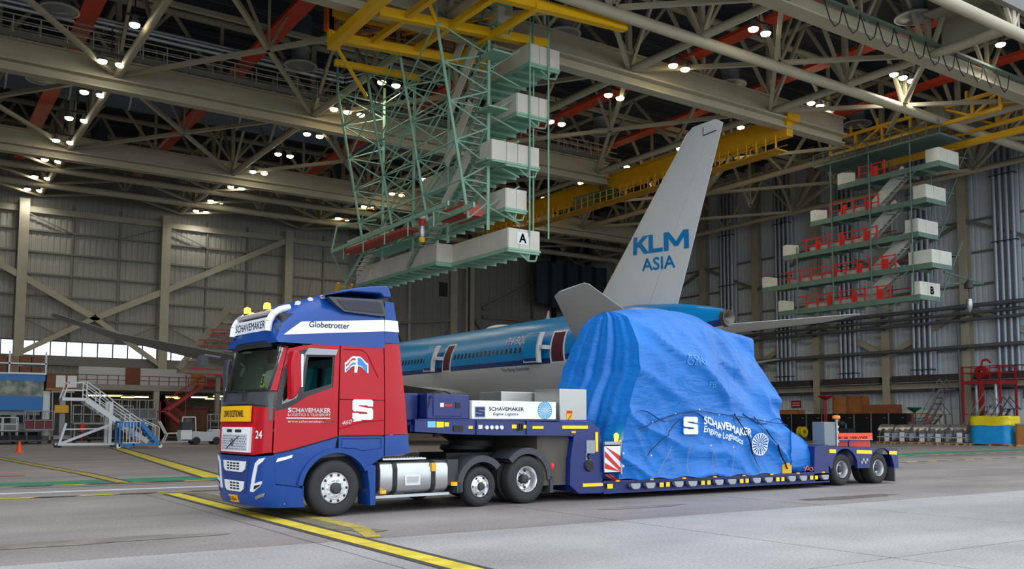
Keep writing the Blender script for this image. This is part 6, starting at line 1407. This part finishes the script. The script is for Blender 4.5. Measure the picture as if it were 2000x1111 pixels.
# ================================================================= RIGHT SIDE OF THE HALL
ov_k = 0
for i in range(6):                                             # duct risers between the columns
    yc = 33.6 + 8.2 * i + .2
    t = thing('duct_riser', 'four vertical zinc ducts, %s bundle along the right wall from the hangar opening' % ORD[i], 'duct', (XW - .75, yc, 0), 0, 'duct bundles on the right wall')
    MB().box((.3, -1.15, 6.4), (.5, 1.15, 30)).o('back_plate', cladr, t)
    for k in range(4):
        y = -.84 + k * .56
        MB().tube((0, y, 6.4), (0, y, 30), .2, 12).o('duct_pipe', mat('riser_zinc', (150, 160, 172), .45, .45), t, smooth=40)
    for z in (6.9, 12, 18, 24): MB().box((-.26, -1.15, z - .04), (.3, 1.15, z + .04)).o('clamp', darkg, t)
for i in range(7):
    yc = 33.5 + 8.2 * i
    t = thing('wall_heater', 'long dark heater grille %s along the right wall from the hangar opening' % ORD[i], 'heater', (XW - .9, yc, 5.75), 0, 'heater grilles on the right wall')
    MB().box((-.2, -3.4, 0), (.5, 3.4, .62)).o('housing', mat('heater_dark', (42, 44, 50), .6), t)
    for k in range(7): MB().box((-.24, -3.35 + k * .96, .05), (-.2, -2.45 + k * .96, .57)).o('grille', mat('heater_grille', (62, 50, 54), .6), t)
    MB().box((-.25, -3.45, -.08), (.5, 3.45, 0)).o('bracket_rail', steel, t)
# black cabinets in a row
cab0 = None
for i in range(8):
    y = 66.3 - i * 1.92
    t = thing('black_cabinet', 'black steel cabinet, %s in the row along the right wall from the hangar opening' % ORD[7 - i], 'cabinet', (79.6, y, 0), 0, 'black cabinets along the right wall')
    MB().box((0, -1.85, .1), (1.2, 0, 2.75)).o('body', mat('cabinet_black', (24, 26, 34), .45), t); MB().box((-.04, -.06, .05), (.0, .06, 2.78)).o('edge_post', steel, t)
    MB().box((-.03, -1.8, .15), (.0, -.1, 2.7)).o('door', mat('cabinet_black2', (18, 20, 28), .4), t); MB().box((-.06, -1.6, 2.3), (-.03, -1.35, 2.38)).o('handle', steel, t); MB().box((0, -1.85, 0), (1.2, 0, .1)).o('plinth', darkg, t)
def crate(nm, label, x, y, z, dx, dy, dz, m=wood, planks=0):
    t = thing(nm, label, 'crate', (x, y, z)); MB().box((0, 0, 0), (dx, dy, dz)).o('crate_body', m, t)
    for yy in (0, dy - .12): MB().box((-.03, yy, 0), (0, yy + .12, dz)).o('batten', mat('plywood_dark', (140, 88, 44), .7), t)
    MB().box((-.03, 0, dz - .1), (0, dy, dz)).o('batten', mat('plywood_dark', (140, 88, 44), .7), t); MB().box((-.035, dy * .8, dz * .8), (-.03, dy * .9, dz * .92)).o('red_mark', redm, t)
    return t
crate('wooden_crate', 'tall plywood crate standing on the black cabinets', 79.8, 57.6, 2.76, 1.1, 1.75, 1.75); crate('wooden_crate', 'darker plywood crate beside the tall one on the black cabinets', 79.8, 55.8, 2.76, 1.1, 1.75, 1.75, mat('plywood_mid', (150, 94, 50), .7, 0, .2, 1.5))
crate('wooden_crate', 'long low chipboard crate on the black cabinets', 79.7, 52.2, 2.76, 1.1, 3.5, .85, mat('chipboard', (138, 80, 48), .8, 0, .3, 4)); crate('wooden_crate', 'low pale plywood crate on the black cabinets beside the tarpaulin', 79.8, 63.6, 2.76, 1.0, 3.0, .45)
# red funnel stand, green funnel
def funnel(nm, label, x, y, z, m, r_=.75):
    t = thing(nm, label, 'drain funnel', (x, y, 0)); MB().lathe([(r_, z), (r_, z - .08), (.08, z - .5)], (0, 0, 0), 'z', 18).o('funnel', m, t, smooth=40); MB().tube((-.15, 0, .3), (-.15, 0, z - .4), .06, 8).tube((.15, 0, .3), (.15, 0, z - .4), .06, 8).o('stand_tube', m, t); MB().lathe([(0, 2.0), (.4, 1.9), (.5, 1.2), (.5, .5), (0, .3)], (0, .3, 0), 'z', 14).o('drum', m, t, smooth=50); MB().box((-.5, -.5, 0), (.5, .5, .12)).o('base', m, t)
funnel('drain_funnel', 'red oil drain funnel on a stand before the black cabinets', 78.6, 59.3, 4.6, mat('funnel_red', (176, 40, 36), .5)); funnel('drain_funnel', 'small green drain funnel by the grey folding stairs', 79, 49.8, 3.3, mat('funnel_green', (60, 92, 84), .5), .65)
yc_ = thing('cable_reel', 'yellow cable reel on the floor beside the red funnel stand', 'reel', (76.5, 60.6, 0)); MB().lathe([(.2, -.3), (.55, -.3), (.55, -.22), (.3, -.2), (.3, .2), (.55, .22), (.55, .3), (.2, .3)], (0, 0, .9), 'y', 16).o('reel', mat('reel_yellow', (210, 190, 30), .5), yc_); MB().box((-.5, -.5, 0), (.5, .5, .35)).o('reel_stand', darkg, yc_)
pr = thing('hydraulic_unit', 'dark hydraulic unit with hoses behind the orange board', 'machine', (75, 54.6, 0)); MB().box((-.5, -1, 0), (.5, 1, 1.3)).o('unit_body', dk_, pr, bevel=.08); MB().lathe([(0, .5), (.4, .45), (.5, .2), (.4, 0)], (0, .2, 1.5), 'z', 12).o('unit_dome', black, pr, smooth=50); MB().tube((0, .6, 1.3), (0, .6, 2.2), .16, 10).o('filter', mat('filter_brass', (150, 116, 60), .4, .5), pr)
MB().tube((-.2, -.4, 1.2), (-.2, -.4, 1.75), .08, 8).o('pipe_stub', bl, pr)
# folding stairs
def steps(nm, label, x, y0, z0, y1, z1, m, wd=1.2, n=9):
    t = thing(nm, label, 'stairs', (x, 0, 0))
    for s in (0, wd): MB().bar((s, y0, z0), (s, y1, z1), .07, .16).o('stringer', m, t); MB().bar((s, y0, z0 + 1.0), (s, y1, z1 + 1.0), .06).bar((s, y1, z1 + 1.0), (s, y1 - .9, z1 - .1), .06).o('handrail', m, t); MB().bar((s, y1 - .3, z1), (s, y1 - .5, .05), .08).o('leg', m, t)
    for k in range(n): MB().box((0, y0 + (y1 - y0) * (k + .5) / n - .12, z0 + (z1 - z0) * (k + .5) / n - .03), (wd, y0 + (y1 - y0) * (k + .5) / n + .12, z0 + (z1 - z0) * (k + .5) / n + .02)).o('tread', darkg, t)
    MB().box((0, y1 - .9, z1 - .05), (wd, y1, z1 + .02)).o('top_deck', m, t)
    for s in (0, wd): MB().lathe([(0, -.06), (.13, -.06), (.13, .06), (0, .06)], (s, y0, .13), 'x', 12).o('caster', black, t); MB().bar((s, y0, .1), (s, y1 - .5, .12), .07).o('base_tube', m, t)
    return t
alm = mat('alu_stairs', (168, 172, 174), .35, .6)
steps('folding_stairs', 'tall aluminium folding stairs against the right wall', 79.6, 50.2, .3, 47.6, 4.9, alm); steps('folding_stairs', 'smaller dark work steps in front of the tall folding stairs', 77.2, 48.6, .3, 46.6, 2.6, mat('steps_grey', (96, 100, 104), .5), 1.0, 7)
steps('folding_stairs', 'aluminium steps beside the red platform behind the yellow-blue bundle', 76.9, 44.2, .3, 42.0, 3.4, alm, 1.1, 8); steps('folding_stairs', 'dark steel steps right beside the wooden crate', 75.8, 41.6, .3, 39.8, 3.0, mat('steps_dark', (64, 68, 76), .5), 1.0, 7)
rf = thing('tubular_rack', 'low red tubular frame standing behind the wrapped seats', 'frame', (76.4, 47.9, 0)); MB().bar((0, -1, 0), (0, -1, 2.7), .09).bar((0, .5, 0), (0, .5, 2.7), .09).bar((0, -1, 2.65), (0, .5, 2.65), .09).bar((0, -1, 1.4), (0, .5, 1.4), .07).o('frame_tube', redm, rf)
for k in range(3): MB().bar((.1, -.9, 1.7 + .3 * k), (.1, .4, 1.6 + .3 * k), .05).o('rack_bar', darkg, rf)
# red platform tower
rt = thing('red_platform', 'tall red steel service platform with railing and hose reel', 'platform', (78.2, 42.9, 0)); rdm = mat('platform_red', (150, 28, 34), .5, 0, .1, 2)
for x in (0, 2.6):
    for y in (-1.6, 1.7): MB().bar((x, y, 0), (x, y, 6.8), .16).o('post', rdm, rt)
MB().bar((0, .0, 0), (0, 0, 5.2), .3).o('inner_column', rdm, rt); MB().box((-.1, -1.7, 5.2), (2.7, 1.8, 5.5)).o('deck', rdm, rt)
for z in (6.2, 6.75): MB().bar((0, -1.6, z), (0, 1.7, z), .07).bar((2.6, -1.6, z), (2.6, 1.7, z), .07).bar((0, -1.6, z), (2.6, -1.6, z), .07).bar((0, 1.7, z), (2.6, 1.7, z), .07).o('railing', rdm, rt)
for k in range(5): MB().bar((0, -1.6 + k * .83, 5.5), (0, -1.6 + k * .83, 6.75), .06).o('rail_post', rdm, rt)
MB().lathe([(.2, -.25), (.55, -.25), (.55, .25), (.2, .25)], (1.0, .5, 6.3), 'x', 16).o('hose_reel', rdm, rt); MB().path([(1, .5, 6.8), (1, .4, 7.3), (1, 0, 7.4), (1, -.3, 7.1)], .1, 8).o('nozzle', rdm, rt); MB().bar((0, -1.6, 2.6), (0, 1.7, 2.6), .06).bar((0, 1.7, .3), (2.6, 1.7, 5), .06).o('brace', rdm, rt)
for y in (.8, -.9): MB().tube((.6, y, 0), (.6, y, 5.2), .13, 10).o('riser_pipe', zinc, rt, smooth=40)
# wrapped aircraft seats on pallets
plm = mat('pallet_wood', (196, 160, 110), .8, 0, .15, 2); film = glass('wrap_film', (.9, .92, .94), .03, .45); seatm = mat('seat_charcoal', (84, 88, 98), .7, 0, .2, 3)
def pallet(nm, label, x, y, dx, dy, group=None):
    t = thing(nm, label, 'pallet', (x, y, 0), 0, group)
    for k in range(3): MB().box((0, k * (dy - .14) / 2, .02), (dx, k * (dy - .14) / 2 + .14, .13)).o('bearer', plm, t)
    for k in range(6): MB().box((k * (dx - .15) / 5, 0, .13), (k * (dx - .15) / 5 + .15, dy, .17)).o('deck_board', plm, t)
    MB().box((0, 0, 0), (dx, dy, .02)).o('bottom_board', plm, t); return t
for i in range(5):
    y = 41.35 + i * 1.66
    pallet('pallet', 'wooden pallet under wrapped seats, %s from the yellow and blue bundle' % ORD[i], 72.6, y, 1.9, 1.5, 'pallets under the wrapped seats')
    t = thing('wrapped_aircraft_seating', 'grey film-wrapped aircraft seats with paper sheet, %s from the yellow-blue bundle' % ORD[i], 'seat', (72.75, y + .05, .17), 0, 'film-wrapped seats on pallets')
    for k in range(2):
        y0 = .03 + k * .72
        MB().prism([(.15, .15), (.1, .5), (.75, .55), (1.15, 1.45), (1.4, 1.42), (1.25, .3), (1.2, .15)], 1, y0, y0 + .62).o('seat_shell', seatm, t, bevel=.06); MB().box((.1, y0 - .02, .1), (1.0, y0 + .05, .75)).o('armrest', mat('armrest_pale', (170, 176, 184), .5), t)
    MB().grid(lambda a, c: (lambda th: (.72 - .78 * math.cos(th) * (1 + .05 * _nz.noise(V((a * 6, c * 9, i)))), -.04 + 1.46 * a, .02 + 1.5 * abs(math.sin(th)) ** .55 * (1 + .06 * _nz.noise(V((a * 5, c * 7, 9 + i))))))(PI * c), 14, 16).o('plastic_film', film, t, smooth=60)
    MB().box((-.07, .25 + .2 * (i % 2), .05), (-.05, .7 + .2 * (i % 2), .85 - .1 * (i % 3))).o('paper_sheet', white, t)
    MB().bar((-.06, 0, .45), (-.06, 1.42, .42), .02, .05).o('strap', white, t)
# yellow / blue wrapped bundle and crate
pallet('pallet', 'wooden pallet under the yellow and blue bundle', 72.6, 37.7, 1.9, 3.3)
yb2 = thing('wrapped_bundle', 'tall pallet load wrapped in blue film with yellow top cover', 'bundle', (72.6, 37.75, .17))
def blob(z0, z1, m, nm, o, seed):
    MB().grid(lambda a, c: (lambda th, z: (.9 + (.95 + o) * max(-1, min(1, 1.25 * math.cos(th))) + .04 * _nz.noise(V((a * 9, c * 5, seed))), 1.62 + (1.6 + o) * max(-1, min(1, 1.25 * math.sin(th))) + .06 * _nz.noise(V((a * 11, c * 6, seed + 3))), z + .05 * _nz.noise(V((a * 12, 2, seed)))))(2 * PI * a, z0 + (z1 - z0) * c), 60, 8).add([(-.05, 0, z1 - .05), (1.85, 0, z1 - .05), (1.85, 3.24, z1 - .05), (-.05, 3.24, z1 - .05)], [(0, 1, 2, 3)]).o(nm, m, yb2, smooth=60)
blob(0, 1.55, mat('film_blue', (20, 150, 220), .4, 0, .1, 2), 'blue_wrap', 0, 1); blob(1.45, 2.2, mat('cover_yellow', (226, 206, 30), .45, 0, .1, 2), 'yellow_cover', .05, 7)
wc = thing('wooden_crate', 'plywood crate with yellow label at the hall edge beside the bundle', 'crate', (72.7, 34.0, 0)); MB().box((0, 0, .15), (1.8, 3.3, 1.75)).o('crate_body', wood, wc); MB().box((-.02, 2.0, 1.1), (0, 2.5, 1.6)).o('yellow_label', yellow, wc); MB().box((0, 0, 0), (1.8, 3.3, .15)).o('crate_pallet', plm, wc); MB().box((-.03, 0, 1.65), (1.83, 3.33, 1.78)).o('crate_lid', lg, wc)
for y in (0, 1.1, 3.18): MB().box((-.03, y, .15), (0, y + .12, 1.7)).o('batten', mat('plywood_dark', (140, 88, 44), .7), wc)
# wall signs
for y, z in ((65.6, 3.5), (40.6, 4.0)):
    t = thing('wall_sign', 'red wall notice with white lines ' + ('above the black cabinets' if y > 50 else 'beside the red platform'), 'sign', (XW - .12, y, z)); MB().box((0, -.65, 0), (.05, .65, .75)).o('sign_plate', mat('sign_maroon', (150, 28, 44), .5), t)
    for k in range(2): MB().box((-.01, -.5, .2 + k * .25), (0, .5, .28 + k * .25)).o('sign_line', white, t)
# hook block on dock B side
hk = thing('hook_block', 'steel hook block hanging beside the right wall near dock B', 'hook', (68.5, 38.3, 10.3)); MB().lathe([(0, 1.1), (.2, 1.05), (.26, .7), (.2, .3), (.08, .1), (0, 0)], (0, 0, 0), 'z', 12).o('block', steel, hk, smooth=50); MB().tube((0, 0, 1), (0, 0, 2.9), .04, 6).o('rope', darkg, hk)
MB().lathe([(.35, 1.9), (.3, 2.3), (.05, 2.6)], (0, 0, 0), 'z', 10).o('sheave_cover', darkg, hk, smooth=50)
# dark curtain under the crane by the corner
ctn = thing('hangar_curtain', 'dark blue-green rolled curtain hanging in the wall corner under the crane', 'curtain', (0, 0, 0))
MB().grid(lambda a, c: (69.5 + 12 * a, YW - 3.5 + .35 * math.sin(a * 30), 17.8 + 5.5 * c - .8 * math.sin(PI * a) * (1 - c)), 60, 6).o('curtain_sheet', mat('curtain_dark', (24, 40, 48), .7, 0, .15, .4), ctn, smooth=60)
